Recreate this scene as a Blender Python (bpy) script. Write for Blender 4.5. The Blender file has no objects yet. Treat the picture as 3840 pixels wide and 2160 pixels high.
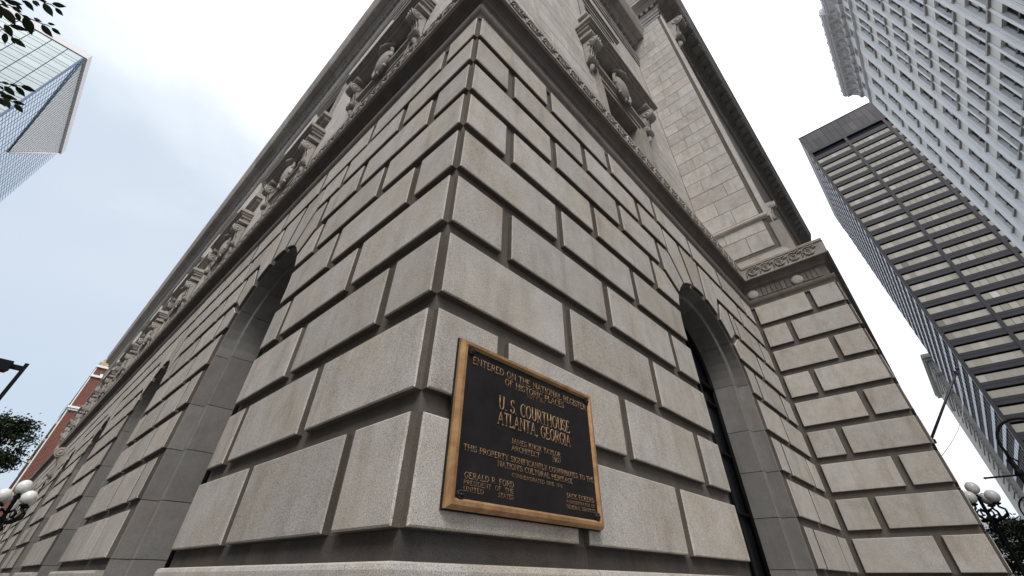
import bpy, bmesh, math, random
from mathutils import Vector, Matrix, noise
random.seed(7)
R = math.radians
sc = bpy.context.scene
COL = sc.collection

# ---------------------------------------------------------------- camera
cam_d = bpy.data.cameras.new('camera')
cam = bpy.data.objects.new('camera', cam_d); COL.objects.link(cam)
CR = (0.6774239, -0.73553168, 0.00948703)
CDN = (0.47776048, 0.43013713, -0.76598105)
CF = (0.55932261, 0.5234264, 0.64279314)
CAM = Vector((-1.24573706, -1.83465743, 1.601))
cam.matrix_world = Matrix(((CR[0], -CDN[0], -CF[0], CAM.x), (CR[1], -CDN[1], -CF[1], CAM.y),
                           (CR[2], -CDN[2], -CF[2], CAM.z), (0, 0, 0, 1)))
cam_d.sensor_fit = 'HORIZONTAL'; cam_d.sensor_width = 36.0
cam_d.lens = 1524.95 / 3840 * 36
cam_d.shift_x = -0.0035; cam_d.shift_y = -0.0460
cam_d.clip_start = 0.05; cam_d.clip_end = 3000
sc.camera = cam

# ---------------------------------------------------------------- sky and sun
SUN_EL, SUN_AZ = R(50), R(225)          # sun direction: south-west of the corner, high behind thin cloud
w = bpy.data.worlds.new('World'); sc.world = w; w.use_nodes = True
nt = w.node_tree; nt.nodes.clear()
def wn(t, **k):
    n = nt.nodes.new(t)
    for a, b in k.items(): setattr(n, a, b)
    return n
out = wn('ShaderNodeOutputWorld'); bg = wn('ShaderNodeBackground'); bgc = wn('ShaderNodeBackground'); mix = wn('ShaderNodeMixShader')
sky = wn('ShaderNodeTexSky', sky_type='NISHITA', sun_disc=False, sun_elevation=SUN_EL, sun_rotation=R(225))
sky.air_density = 1.2; sky.dust_density = 3.0
bg.inputs['Strength'].default_value = 0.1
nt.links.new(sky.outputs[0], bg.inputs[0])
tc = wn('ShaderNodeTexCoord')
mp = wn('ShaderNodeMapping'); mp.inputs['Scale'].default_value = (1, 1, 1.6); nt.links.new(tc.outputs['Generated'], mp.inputs[0])
n1 = wn('ShaderNodeTexNoise'); n1.inputs['Scale'].default_value = 2.3; n1.inputs['Detail'].default_value = 5; n1.inputs['Roughness'].default_value = .5
nt.links.new(mp.outputs[0], n1.inputs['Vector'])
# the overcast brightens toward the veiled sun side of the street
dot = wn('ShaderNodeVectorMath', operation='DOT_PRODUCT'); dot.inputs[1].default_value = (0.25, -0.35, 0.90)
nt.links.new(tc.outputs['Generated'], dot.inputs[0])
m1 = wn('ShaderNodeMath', operation='MULTIPLY_ADD'); m1.inputs[1].default_value = 0.72; m1.inputs[2].default_value = 0.13
nt.links.new(dot.outputs['Value'], m1.inputs[0])
m2 = wn('ShaderNodeMath', operation='MULTIPLY_ADD'); m2.inputs[1].default_value = 0.62; nt.links.new(n1.outputs[0], m2.inputs[0]); nt.links.new(m1.outputs[0], m2.inputs[2])
cr = wn('ShaderNodeValToRGB'); nt.links.new(m2.outputs[0], cr.inputs[0])
e = cr.color_ramp.elements
e[0].position = .30; e[0].color = (0.50, 0.58, 0.68, 1)
e[1].position = 1.02; e[1].color = (0.95, 0.95, 0.96, 1)
x = e.new(.50); x.color = (0.545, 0.615, 0.71, 1)
x = e.new(.66); x.color = (0.61, 0.66, 0.73, 1)
x = e.new(.82); x.color = (0.74, 0.76, 0.79, 1)
nt.links.new(cr.outputs[0], bgc.inputs[0])
st = wn('ShaderNodeMapRange'); st.inputs['From Min'].default_value = .55; st.inputs['From Max'].default_value = 1.15
st.inputs['To Min'].default_value = 0.86; st.inputs['To Max'].default_value = 1.55
nt.links.new(m2.outputs[0], st.inputs['Value']); nt.links.new(st.outputs[0], bgc.inputs['Strength'])
mix.inputs[0].default_value = 0.93
nt.links.new(bg.outputs[0], mix.inputs[1]); nt.links.new(bgc.outputs[0], mix.inputs[2]); nt.links.new(mix.outputs[0], out.inputs[0])

sun_d = bpy.data.lights.new('sun', 'SUN'); sun = bpy.data.objects.new('sun', sun_d); COL.objects.link(sun)
sun_d.energy = 1.5; sun_d.angle = R(24); sun_d.color = (1.0, 0.96, 0.90)
sd = Vector((math.cos(SUN_EL) * math.cos(SUN_AZ), math.cos(SUN_EL) * math.sin(SUN_AZ), math.sin(SUN_EL)))
sun.rotation_euler = sd.to_track_quat('Z', 'Y').to_euler()
sc.view_settings.view_transform = 'Standard'; sc.view_settings.look = 'None'
sc.view_settings.gamma = 1; sc.view_settings.use_curve_mapping = False
sc.view_settings.exposure = 0.58
sc.cycles.use_denoising = True
sc.cycles.max_bounces = 6; sc.cycles.diffuse_bounces = 3; sc.cycles.glossy_bounces = 3
sc.cycles.sample_clamp_indirect = 4

# ---------------------------------------------------------------- materials
def mat(name):
    m = bpy.data.materials.new(name); m.use_nodes = True
    return m, m.node_tree, m.node_tree.nodes['Principled BSDF']
def N(t, kind, **k):
    n = t.nodes.new(kind)
    for a, b in k.items():
        if a in n.inputs: n.inputs[a].default_value = b
        else: setattr(n, a, b)
    return n
def ramp(t, src, stops):
    r = t.nodes.new('ShaderNodeValToRGB'); t.links.new(src, r.inputs[0])
    el = r.color_ramp.elements
    el[0].position, el[0].color = stops[0][0], (*stops[0][1], 1)
    el[1].position, el[1].color = stops[-1][0], (*stops[-1][1], 1)
    for p, c in stops[1:-1]:
        q = el.new(p); q.color = (*c, 1)
    return r
def mixc(t, fac, a, b, mode='MIX'):
    m = t.nodes.new('ShaderNodeMix'); m.data_type = 'RGBA'; m.blend_type = mode
    if isinstance(fac, (int, float)): m.inputs[0].default_value = fac
    else: t.links.new(fac, m.inputs[0])
    for i, v in ((6, a), (7, b)):
        if isinstance(v, tuple): m.inputs[i].default_value = (*v, 1)
        else: t.links.new(v, m.inputs[i])
    return m.outputs[2]

def granite(name, light, dark, warm, speck=0.5, streak=0.5, stain=0.45, bump=0.5, var=0.16):
    m, t, b = mat(name)
    tcn = N(t, 'ShaderNodeTexCoord'); oi = N(t, 'ShaderNodeObjectInfo')
    off = N(t, 'ShaderNodeVectorMath', operation='MULTIPLY_ADD')
    comb = N(t, 'ShaderNodeCombineXYZ')
    for i, k in enumerate((37.0, 53.0, 71.0)):
        mm = N(t, 'ShaderNodeMath', operation='MULTIPLY'); mm.inputs[1].default_value = k
        t.links.new(oi.outputs['Random'], mm.inputs[0]); t.links.new(mm.outputs[0], comb.inputs[i])
    add = N(t, 'ShaderNodeVectorMath', operation='ADD')
    t.links.new(tcn.outputs['Object'], add.inputs[0]); t.links.new(comb.outputs[0], add.inputs[1])
    v = add.outputs[0]
    fine = N(t, 'ShaderNodeTexNoise', Scale=165.0, Detail=3.0, Roughness=.75); t.links.new(v, fine.inputs['Vector'])
    vor = N(t, 'ShaderNodeTexVoronoi', Scale=230.0); t.links.new(v, vor.inputs['Vector'])
    big = N(t, 'ShaderNodeTexNoise', Scale=1.5, Detail=4.0, Roughness=.6); t.links.new(v, big.inputs['Vector'])
    ms = N(t, 'ShaderNodeMapping'); ms.inputs['Scale'].default_value = (3.2, 3.2, 0.5); t.links.new(v, ms.inputs[0])
    stv = N(t, 'ShaderNodeTexNoise', Scale=1.3, Detail=4.0, Roughness=.65); t.links.new(ms.outputs[0], stv.inputs['Vector'])
    base = mixc(t, ramp(t, big.outputs[0], [(.38, (0, 0, 0)), (.66, (1, 1, 1))]).outputs[0], light, warm)
    sp = ramp(t, fine.outputs[0], [(.36, (0.28, 0.28, 0.3)), (.47, (0.86, 0.86, 0.86)), (.56, (1.0, 1.0, 1.0)), (.66, (1.22, 1.2, 1.18))])
    c = mixc(t, speck, base, sp.outputs[0], 'MULTIPLY')
    vp = ramp(t, vor.outputs['Color'], [(.0, (0.72, 0.72, 0.74)), (1.0, (1.18, 1.15, 1.12))])
    c = mixc(t, speck, c, vp.outputs[0], 'MULTIPLY')
    sk = ramp(t, stv.outputs[0], [(.50, (1, 1, 1)), (.74, (0.58, 0.52, 0.46))])
    c = mixc(t, streak, c, sk.outputs[0], 'MULTIPLY')
    med = N(t, 'ShaderNodeTexNoise', Scale=5.0, Detail=5.0, Roughness=.65); t.links.new(v, med.inputs['Vector'])
    md = ramp(t, med.outputs[0], [(.40, (1, 1, 1)), (.72, (0.62, 0.60, 0.58))])
    c = mixc(t, stain, c, md.outputs[0], 'MULTIPLY')
    # each stone has its own tone
    rr = N(t, 'ShaderNodeMapRange'); rr.inputs['To Min'].default_value = 1 - var; rr.inputs['To Max'].default_value = 1 + var * .7
    t.links.new(oi.outputs['Random'], rr.inputs['Value'])
    cc = N(t, 'ShaderNodeCombineColor')
    for i in range(3): t.links.new(rr.outputs[0], cc.inputs[i])
    c = mixc(t, 1.0, c, cc.outputs[0], 'MULTIPLY')
    t.links.new(c, b.inputs['Base Color'])
    b.inputs['Roughness'].default_value = .85; b.inputs['Specular IOR Level'].default_value = .25
    bp = N(t, 'ShaderNodeBump', Strength=bump, Distance=.006); t.links.new(fine.outputs[0], bp.inputs['Height'])
    t.links.new(bp.outputs[0], b.inputs['Normal'])
    return m
def plain(name, c, rough=.6, metal=0.0, spec=.5, nscale=0, namt=.15, bump=0.0):
    m, t, b = mat(name)
    b.inputs['Roughness'].default_value = rough; b.inputs['Metallic'].default_value = metal; b.inputs['Specular IOR Level'].default_value = spec
    if nscale:
        tcn = N(t, 'ShaderNodeTexCoord'); n = N(t, 'ShaderNodeTexNoise', Scale=nscale, Detail=4.0, Roughness=.6); t.links.new(tcn.outputs['Object'], n.inputs['Vector'])
        r = ramp(t, n.outputs[0], [(.3, tuple(v * (1 - namt) for v in c)), (.7, tuple(v * (1 + namt) for v in c))])
        t.links.new(r.outputs[0], b.inputs['Base Color'])
        if bump:
            bp = N(t, 'ShaderNodeBump', Strength=bump, Distance=.01); t.links.new(n.outputs[0], bp.inputs['Height']); t.links.new(bp.outputs[0], b.inputs['Normal'])
    else: b.inputs['Base Color'].default_value = (*c, 1)
    return m
def tinted(name, c0, c1, rough=.5, spec=.5, metal=0.0):
    m, t, b = mat(name); oi = N(t, 'ShaderNodeObjectInfo')
    r = ramp(t, oi.outputs['Random'], [(0, c0), (1, c1)]); t.links.new(r.outputs[0], b.inputs['Base Color'])
    b.inputs['Roughness'].default_value = rough; b.inputs['Specular IOR Level'].default_value = spec; b.inputs['Metallic'].default_value = metal
    return m

M = {}
M['granite'] = granite('granite', (0.60, 0.58, 0.555), (.2, .2, .2), (0.565, 0.515, 0.45), speck=.85, var=.13)
M['granite_pale'] = granite('pale granite', (0.56, 0.54, 0.52), (.2, .2, .2), (0.53, 0.49, 0.45), speck=.35, streak=.6, var=.12)
M['side'] = granite('stained shaded block edges', (0.15, 0.13, 0.11), (.2, .2, .2), (0.12, 0.10, 0.085), speck=.5, var=.2)  # brown joint dirt plus groove shade, both put into the block-side colour
M['joint'] = granite('joint granite', (0.165, 0.15, 0.135), (.2, .2, .2), (0.14, 0.12, 0.105), speck=.5, var=.05)
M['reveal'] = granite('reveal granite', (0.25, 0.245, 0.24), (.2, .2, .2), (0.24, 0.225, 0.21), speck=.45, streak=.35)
M['stain_shade'] = granite('weathered shaded moulding granite', (0.19, 0.175, 0.165), (.1, .1, .1), (0.22, 0.185, 0.155), speck=.4, streak=.6)  # weathering stain and recess shade painted together into the belt colour
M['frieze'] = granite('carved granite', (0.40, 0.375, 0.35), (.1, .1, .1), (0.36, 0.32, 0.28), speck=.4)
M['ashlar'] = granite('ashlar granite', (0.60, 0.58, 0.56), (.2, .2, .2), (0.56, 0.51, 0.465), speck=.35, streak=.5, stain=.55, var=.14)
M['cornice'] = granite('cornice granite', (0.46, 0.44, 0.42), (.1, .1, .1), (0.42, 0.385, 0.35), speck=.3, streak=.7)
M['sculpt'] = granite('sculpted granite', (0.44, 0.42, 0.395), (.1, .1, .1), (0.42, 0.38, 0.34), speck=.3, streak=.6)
M['dark'] = plain('dark opening', (0.012, 0.012, 0.014), .5)
M['iron'] = plain('black iron', (0.008, 0.008, 0.010), .6, 0, .12)
M['glassdark'] = plain('dark window glass', (0.008, 0.009, 0.011), .25, 0, .25)

# ---------------------------------------------------------------- mesh helpers
def link(name, me, m, parent=None, mw=None, kind=None):
    o = bpy.data.objects.new(name, me); COL.objects.link(o)
    if m is not None and not me.materials:
        for q in (m if isinstance(m, (list, tuple)) else [m]): me.materials.append(q)
    if parent is not None: o.parent = parent
    if mw is not None: o.matrix_local = mw
    if kind: o['kind'] = kind
    return o
def tag(o, label, cat, group=None, kind=None):
    o['label'] = label; o['category'] = cat
    if group: o['group'] = group
    if kind: o['kind'] = kind
    return o
def empty(name, label, cat, loc=(0, 0, 0), group=None):
    o = bpy.data.objects.new(name, None); COL.objects.link(o); o.location = loc; o.empty_display_size = .2
    return tag(o, label, cat, group)

class MB:
    def __init__(s): s.v = []; s.f = []; s.sm = []; s.mi = []
    def add(s, vs, fs, smooth=False, mi=None):
        n = len(s.v); s.v += [tuple(p) for p in vs]; s.f += [tuple(i + n for i in f) for f in fs]; s.sm += [smooth] * len(fs); s.mi += mi or [0] * len(fs)
    def box(s, a, b, T=None):
        x0, y0, z0 = a; x1, y1, z1 = b
        vs = [(x0, y0, z0), (x1, y0, z0), (x1, y1, z0), (x0, y1, z0), (x0, y0, z1), (x1, y0, z1), (x1, y1, z1), (x0, y1, z1)]
        if T: vs = [T(*p) for p in vs]
        s.add(vs, [(0, 3, 2, 1), (4, 5, 6, 7), (0, 1, 5, 4), (1, 2, 6, 5), (2, 3, 7, 6), (3, 0, 4, 7)])
    def tube(s, pts, r, n=8, cap=True):
        pts = [Vector(p) for p in pts]; rings = []
        rr = r if isinstance(r, (list, tuple)) else [r] * len(pts)
        up = None
        for i, p in enumerate(pts):
            d = (pts[min(i + 1, len(pts) - 1)] - pts[max(i - 1, 0)])
            if d.length < 1e-9: d = Vector((0, 0, 1))
            d.normalize()
            if up is None: up = d.orthogonal().normalized()
            a = (up - d * up.dot(d))
            a = a.normalized() if a.length > 1e-6 else d.orthogonal().normalized()
            up = a; b2 = d.cross(a)
            rings.append([p + (a * math.cos(2 * math.pi * k / n) + b2 * math.sin(2 * math.pi * k / n)) * rr[i] for k in range(n)])
        vs = [q for r_ in rings for q in r_]; fs = []
        for i in range(len(rings) - 1):
            for k in range(n): fs.append((i * n + k, i * n + (k + 1) % n, (i + 1) * n + (k + 1) % n, (i + 1) * n + k))
        if cap: fs += [tuple(range(n - 1, -1, -1)), tuple((len(rings) - 1) * n + k for k in range(n))]
        s.add(vs, fs, True)
    def lathe(s, prof, c=(0, 0, 0), n=14, T=None):
        vs = []; fs = []
        for (r, z) in prof:
            for k in range(n):
                a = 2 * math.pi * k / n; p = (c[0] + r * math.cos(a), c[1] + r * math.sin(a), c[2] + z)
                vs.append(T(*p) if T else p)
        for i in range(len(prof) - 1):
            for k in range(n): fs.append((i * n + k, i * n + (k + 1) % n, (i + 1) * n + (k + 1) % n, (i + 1) * n + k))
        s.add(vs, fs, True)
    def prism(s, poly, w0, w1, T, smooth=False):
        n = len(poly)
        vs = [T(u, v, w0) for u, v in poly] + [T(u, v, w1) for u, v in poly]
        s.add(vs, [tuple(range(n - 1, -1, -1)), tuple(range(n, 2 * n))] + [(i, (i + 1) % n, n + (i + 1) % n, n + i) for i in range(n)], smooth)
    def quad(s, a, b, c, d): s.add([a, b, c, d], [(0, 1, 2, 3)])
    def mesh(s, name):
        me = bpy.data.meshes.new(name); me.from_pydata(s.v, [], s.f)
        if any(s.sm): me.polygons.foreach_set('use_smooth', s.sm)
        if any(s.mi): me.polygons.foreach_set('material_index', s.mi)
        bm = bmesh.new(); bm.from_mesh(me); bmesh.ops.recalc_face_normals(bm, faces=bm.faces); bm.to_mesh(me); bm.free()
        return me
    def build(s, name, m, parent=None, mw=None, kind=None): return link(name, s.mesh(name), m, parent, mw, kind)

def inset(poly, ds):
    """move every edge of a CCW polygon inwards by its own distance (negative: outwards)"""
    n = len(poly); lines = []
    for i in range(n):
        a = Vector(poly[i]); b = Vector(poly[(i + 1) % n]); d = (b - a).normalized(); nn = Vector((-d.y, d.x))
        lines.append((a + nn * ds[i], d))
    res = []
    for i in range(n):
        p, d = lines[i - 1]; q, e2 = lines[i]
        cr_ = d.x * e2.y - d.y * e2.x
        if abs(cr_) < 1e-4: res.append(tuple(q)); continue
        tt = ((q - p).x * e2.y - (q - p).y * e2.x) / cr_
        res.append(tuple(p + d * tt))
    return res

# the four faces of the courthouse: (u along the face, v height, w outward) -> world
XW, YW, DEP = 9.634, -1.93, 0.054
FR = lambda u, v, w: (u, -w, v)
FL = lambda u, v, w: (-w, u, v)
FW = lambda u, v, w: (XW - w, -u, v)
FF = lambda u, v, w: (XW + u, YW - w, v)
B0, PITCH, HT = 1.78, 0.6, 0.478
JV = (PITCH - HT) / 2
bz = lambda k: B0 + PITCH * (k - 1)

def stone(mb, poly, T, dep=DEP):
    """a dressed block: base slightly wider, arris rounded, front a little uneven"""
    n = len(poly); dd = dep * random.uniform(.94, 1.06); tl = random.uniform(-.004, .004); tv = random.uniform(-.003, .003)
    uc = sum(p[0] for p in poly) / n; vc = sum(p[1] for p in poly) / n
    rings = [(-.003, -.012), (.0, dd - .010), (.003, dd - .0035), (.009, dd)]
    vs = []
    for off, w_ in rings:
        q = inset(poly, [off] * n) if off else poly
        for u, v in q:
            k = w_ / dd if w_ > 0 else 0
            vs.append(T(u, v, w_ + k * (tl * (u - uc) + tv * (v - vc))))
    fs = [tuple(range((len(rings) - 1) * n, len(rings) * n))]
    mi = [0]
    for i in range(len(rings) - 1):
        for k in range(n): fs.append((i * n + k, i * n + (k + 1) % n, (i + 1) * n + (k + 1) % n, (i + 1) * n + k)); mi.append(1 if i == 0 else 0)
    mb.add(vs, fs, False, mi)

court = empty('courthouse', 'grey granite courthouse with rusticated ground storey, sharp corner and overhanging cornices', 'courthouse')

ARCS = 9
class Arch:
    def __init__(s, uc, r, zc=4.32): s.uc, s.r, s.zc = uc, r, zc
    def hw(s, z): return s.r if z <= s.zc else math.sqrt(max(0, s.r ** 2 - (z - s.zc) ** 2))
A1, A2, A3 = R(90 + 11.25), R(90 + 33.75), R(90 + 56.25)

def cells_row(k, uA, uB, joints, arch, endA=0.0, endB=0.0, gap=JV - .003):
    """front polygons of one course of one bay"""
    z0, z1 = bz(k), bz(k) + HT
    res = []
    cuts = sorted([uA] + [j for j in joints if uA + .12 < j < uB - .12] + [uB])
    segs = [(cuts[i], cuts[i + 1]) for i in range(len(cuts) - 1)]
    def lim(u, lo):   # joint-edge inset
        if abs(u - uA) < 1e-6: return endA
        if abs(u - uB) < 1e-6: return endB
        return gap
    if arch is None or k == 9:
        for a, b in segs: res.append([(a + lim(a, 1), z0), (b - lim(b, 0), z0), (b - lim(b, 0), z1), (a + lim(a, 1), z1)])
        return res
    uc, r, zc = arch.uc, arch.r, arch.zc
    if k <= 6: half = r
    elif k == 7: half = 1.52
    else: half = 1.02
    for side in (-1, 1):
        for a, b in segs:
            if side == -1:
                if a >= uc - half - .12: continue
                fa = a + lim(a, 1)
                e_ = b < uc - half - .12
                if k <= 6 and not e_ :
                    left = [(fa, z0)]; pts = []
                    if k < 5 or z1 <= zc: pts = [(uc - r, z0), (uc - r, z1)]
                    elif k == 5:
                        pts = [(uc - r, z0)] + [(uc - arch.hw(z), z) for z in (zc, zc + .12, zc + .24, z1)]
                    else:
                        th0 = math.pi - math.asin((z0 - zc) / r); th1 = A3 + gap / r
                        pts = [(uc + r * math.cos(th0 + (th1 - th0) * i / 4), zc + r * math.sin(th0 + (th1 - th0) * i / 4)) for i in range(5)]
                        px, pz = pts[-1]; dz = z1 - pz
                        if dz > .02: pts.append((px + math.cos(A3) / math.sin(A3) * dz, z1))
                    poly = [(fa, z0)] + pts + [(fa, z1)]
                    if pts[0][0] - fa > .1: res.append(poly)
                    elif pts[-1][0] - fa > .1 : res.append(poly)
                else:
                    fb = b - lim(b, 0) if e_ else uc - half - gap
                    if fb - fa > .1: res.append([(fa, z0), (fb, z0), (fb, z1), (fa, z1)])
            else:
                if b <= uc + half + .12: continue
                fb = b - lim(b, 0)
                e_ = a > uc + half + .12
                if k <= 6 and not e_:
                    if k < 5 or z1 <= zc: pts = [(uc + r, z0), (uc + r, z1)]
                    elif k == 5: pts = [(uc + r, z0)] + [(uc + arch.hw(z), z) for z in (zc, zc + .12, zc + .24, z1)]
                    else:
                        th0 = math.asin((z0 - zc) / r); th1 = math.pi - A3 - gap / r
                        pts = [(uc + r * math.cos(th0 + (th1 - th0) * i / 4), zc + r * math.sin(th0 + (th1 - th0) * i / 4)) for i in range(5)]
                        px, pz = pts[-1]; dz = z1 - pz
                        if dz > .02: pts.append((px - math.cos(A3) / math.sin(A3) * dz, z1))
                    poly = [(fb, z0), (fb, z1)] + pts[::-1]
                    if fb - max(p[0] for p in pts) > .1: res.append(poly)
                else:
                    fa = a + lim(a, 1) if e_ else uc + half + gap
                    if fb - fa > .1: res.append([(fa, z0), (fb, z0), (fb, z1), (fa, z1)])
    return res
def voussoirs(arch, gap=JV - .006):
    uc, r, zc = arch.uc, arch.r, arch.zc
    def arc(t0, t1, n=4): return [(uc + r * math.cos(t0 + (t1 - t0) * i / n), zc + r * math.sin(t0 + (t1 - t0) * i / n)) for i in range(n + 1)]
    def ray(th, z): return (uc + (z - zc) * math.cos(th) / math.sin(th), z)
    t7, t8 = bz(7) + PITCH - JV, bz(8) + PITCH - JV
    b8 = bz(8) - JV; b7 = bz(7) - JV
    out_ = []
    # keystone
    p = arc(A1, math.pi - A1, 4)          # left to right along the arc (clockwise) -> reverse for CCW
    poly = p + [ray(math.pi - A1, t8), ray(A1, t8)]
    ins = [-.0] * 4 + [gap, JV, gap]
    out_.append((poly, ins))
    v2 = [ray(A2, zc + r * math.sin(A2))] + arc(A2, A1, 4)[1:] + [ray(A1, t8), (uc - 1.02 , t8), (uc - 1.02, b8), ]
    a2b = ray(A2, b8)
    v2 = arc(A2, A1, 4) + [ray(A1, t8), (min(a2b[0], uc - 1.02 + .0), t8), a2b]
    out_.append((v2, [0] * 4 + [gap, JV, gap, gap]))
    a3b = ray(A3, b7)
    v3 = arc(A3, A2, 4) + [ray(A2, t7), (min(a3b[0], uc - 1.52), t7), a3b]
    out_.append((v3, [0] * 4 + [gap, JV, gap, gap]))
    res = []
    for poly, ins in out_:
        q = poly[::-1]; m_ = len(poly)
        iq = [ins[(m_ - 2 - i) % m_] for i in range(m_)]
        # ensure CCW
        ar = sum(q[i][0] * q[(i + 1) % m_][1] - q[(i + 1) % m_][0] * q[i][1] for i in range(m_))
        if ar < 0: q = poly; iq = ins
        q2 = inset(q, iq); res.append(q2)
    mir = []
    for q in res[1:]: mir.append([(2 * uc - u, v) for u, v in q][::-1])
    return res + mir

def lay(T, polys, single, mass, name='granite_block', m=None):
    for p in polys:
        if single:
            mb = MB(); stone(mb, p, T); mb.build(name, m or [M['granite'], M['side']], court)
        else: stone(mass, p, T)
mass_near = MB(); mass_far = MB()
JR_odd = [1.32 + 1.5 * i for i in range(8)]; JR_even = [.56 + 1.5 * i for i in range(8)]
archR = Arch(5.50, 1.33)
for k in range(1, 10):
    lay(FR, cells_row(k, 0.0, XW - .14, JR_odd if k % 2 else JR_even, archR), True, mass_near)
lay(FR, voussoirs(archR), True, mass_near, 'voussoir')
# wing return wall: odd courses long stretcher first, even courses short header first
for k in range(1, 10):
    js = [1.34] if k % 2 else [.70]
    lay(FW, cells_row(k, .13, 1.93, js, None, 0, 0), True, mass_near)
for k in range(1, 10):
    js = [.7 if k % 2 else 1.3, 2.2, 3.7]
    lay(FF, cells_row(k, 0, 4.6, js, None), True, mass_near)
# left face
LEND = 74.0
centres = [4.55, 11.0, 17.6, 24.3, 31.0, 37.8, 44.6, 51.4, 58.2, 65.0]
LR = 1.33
edges = [0.0] + [(centres[i] + centres[i + 1]) / 2 for i in range(len(centres) - 1)] + [LEND]
archesL = [Arch(c, LR) for c in centres]
for i, a in enumerate(archesL):
    uA, uB = edges[i], edges[i + 1]
    pl, pr = a.uc - LR, a.uc + LR
    for k in range(1, 10):
        if i == 0:
            odd = [.57, 2.02]; even = [1.31, 2.76]
        else:
            wv = pl - uA; odd = [uA + wv * .36]; even = [uA, uA + wv * .70]
        wv = uB - pr
        odd2 = [pr + wv * .64]; even2 = [pr + wv * .30, uB]
        over = [a.uc - 2.25, a.uc - .75, a.uc + .75, a.uc + 2.25]
        js = (odd + odd2) if k % 2 else (even + even2)
        if k == 9: js = [j for j in js if j < a.uc - 2.6 or j > a.uc + 2.6] + over
        if k == 8: js = [j for j in js if j < a.uc - 1.6 or j > a.uc + 1.6]
        gA = 0.0 if (i == 0 or k % 2) else JV
        gB = 0.0 if k % 2 else JV
        if k % 2 == 0: js = [j for j in js if abs(j - uA) > .01 and abs(j - uB) > .01]
        polys = cells_row(k, uA, uB, js, a, gA, gB)
        # odd courses cross the bay line: split there with a plain joint
        if k % 2:
            polys = cells_row(k, uA, uB, js, a, 0 if i == 0 else .002, .002)
        lay(FL, polys, i < 3, mass_far)
    lay(FL, voussoirs(a), i < 3, mass_far, 'voussoir')
mass_far.build('granite_blocks', [M['granite'], M['side']], court, kind='stuff')

# backing wall with arched holes
def backing(T, uA, uB, arches, z0, z1, mb):
    us = uA
    for a in arches:
        r = a.r + .08
        mb.add([T(us, z0, 0), T(a.uc - r, z0, 0), T(a.uc - r, z1, 0), T(us, z1, 0)], [(0, 1, 2, 3)])
        n = 20; pts = [(a.uc - r * math.cos(math.pi * i / n), a.zc + r * math.sin(math.pi * i / n)) for i in range(n + 1)]
        for i in range(n):
            p, q = pts[i], pts[i + 1]
            mb.add([T(p[0], p[1], 0), T(q[0], q[1], 0), T(q[0], z1, 0), T(p[0], z1, 0)], [(0, 1, 2, 3)])
        us = a.uc + r
    mb.add([T(us, z0, 0), T(uB, z0, 0), T(uB, z1, 0), T(us, z1, 0)], [(0, 1, 2, 3)])
mb = MB()
backing(FR, 0, XW, [archR], 0, 7.9, mb); backing(FL, 0, LEND, archesL, 0, 7.9, mb)
backing(FW, 0, 1.93, [], 0, 7.9, mb); backing(FF, 0, 30, [], 0, 7.9, mb)
mb.add([FL(LEND, 0, 0), (30, LEND, 0), (30, LEND, 7.9), FL(LEND, 7.9, 0)], [(0, 1, 2, 3)])
mb.build('wall_core', M['joint'], court)

# arch reveals, stone by stone
def reveal(T, a, single, mass):
    r1 = a.r - .03; r0 = r1 - .16; D1, D2 = -.185, -.60
    prof = [(r1 + .105, -.003), (r1, -.003), (r1 - .004, -.012), (r1 - .004, D1), (r0 + .012, D1), (r0, D1 - .012), (r0, D2), (r1 + .105, D2)]
    def piece(mb, f0, f1):
        n = len(prof); vs = [T(*f0(p[0]), p[1]) for p in prof] + [T(*f1(p[0]), p[1]) for p in prof]
        return vs, [tuple(range(n)), tuple(range(2 * n - 1, n - 1, -1))] + [(i, (i + 1) % n, n + (i + 1) % n, n + i) for i in range(n)]
    def emit(parts):
        mb = MB() if single else mass
        for vs, fs in parts: mb.add(vs, fs)
        if single: mb.build('reveal_stone', M['reveal'], court)
    zs = [.0, .55, 1.165] + [bz(k) - .012 for k in range(1, 5)] + [a.zc]
    for sgn in (-1, 1):
        for i in range(len(zs) - 1):
            g = .004; za, zb = zs[i] + g, zs[i + 1] - g
            emit([piece(None, lambda r, za=za: (a.uc + sgn * r, za), lambda r, zb=zb: (a.uc + sgn * r, zb))])
    ths = [0] + [math.pi - A3, math.pi - A2, math.pi - A1, A1, A2, A3] + [math.pi]
    for i in range(len(ths) - 1):
        t0, t1 = ths[i] + .003, ths[i + 1] - .003; n = 5; parts = []
        for j in range(n):
            q0 = t0 + (t1 - t0) * j / n; q1 = t0 + (t1 - t0) * (j + 1) / n
            parts.append(piece(None, lambda r, q=q0: (a.uc + r * math.cos(q), a.zc + r * math.sin(q)), lambda r, q=q1: (a.uc + r * math.cos(q), a.zc + r * math.sin(q))))
        emit(parts)
    return r0
def arch_window(T, a, r0):
    w_ = MB(); gl = MB()
    d = -.58
    n = 16; arcp = [(a.uc + r0 * math.cos(math.pi * i / n), a.zc + r0 * math.sin(math.pi * i / n)) for i in range(n + 1)]
    outl = [(a.uc + r0, .9)] + arcp + [(a.uc - r0, .9)]
    P = lambda u, v, w=d: T(u, v, w)
    ring = [P(u, v, d) for u, v in outl]
    w_.tube(ring, .055, 4)
    for f in (-.5, 0, .5): w_.tube([P(a.uc + f * r0 * 1.0, .9), P(a.uc + f * r0, a.zc + math.sqrt(r0 ** 2 - (f * r0) ** 2))], .028, 4)
    for z in (1.6, 2.4, 3.2, 4.0, a.zc): w_.tube([P(a.uc - r0, z), P(a.uc + r0, z)], .024 if z < a.zc else .05, 4)
    o = w_.build('arched_window', M['iron'], court)
    gl.add([P(u, v, d - .04) for u, v in outl], [tuple(range(len(outl)))])
    gl.build('glass', M['glassdark'], o)
    return o
rev_mass = MB()
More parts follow.
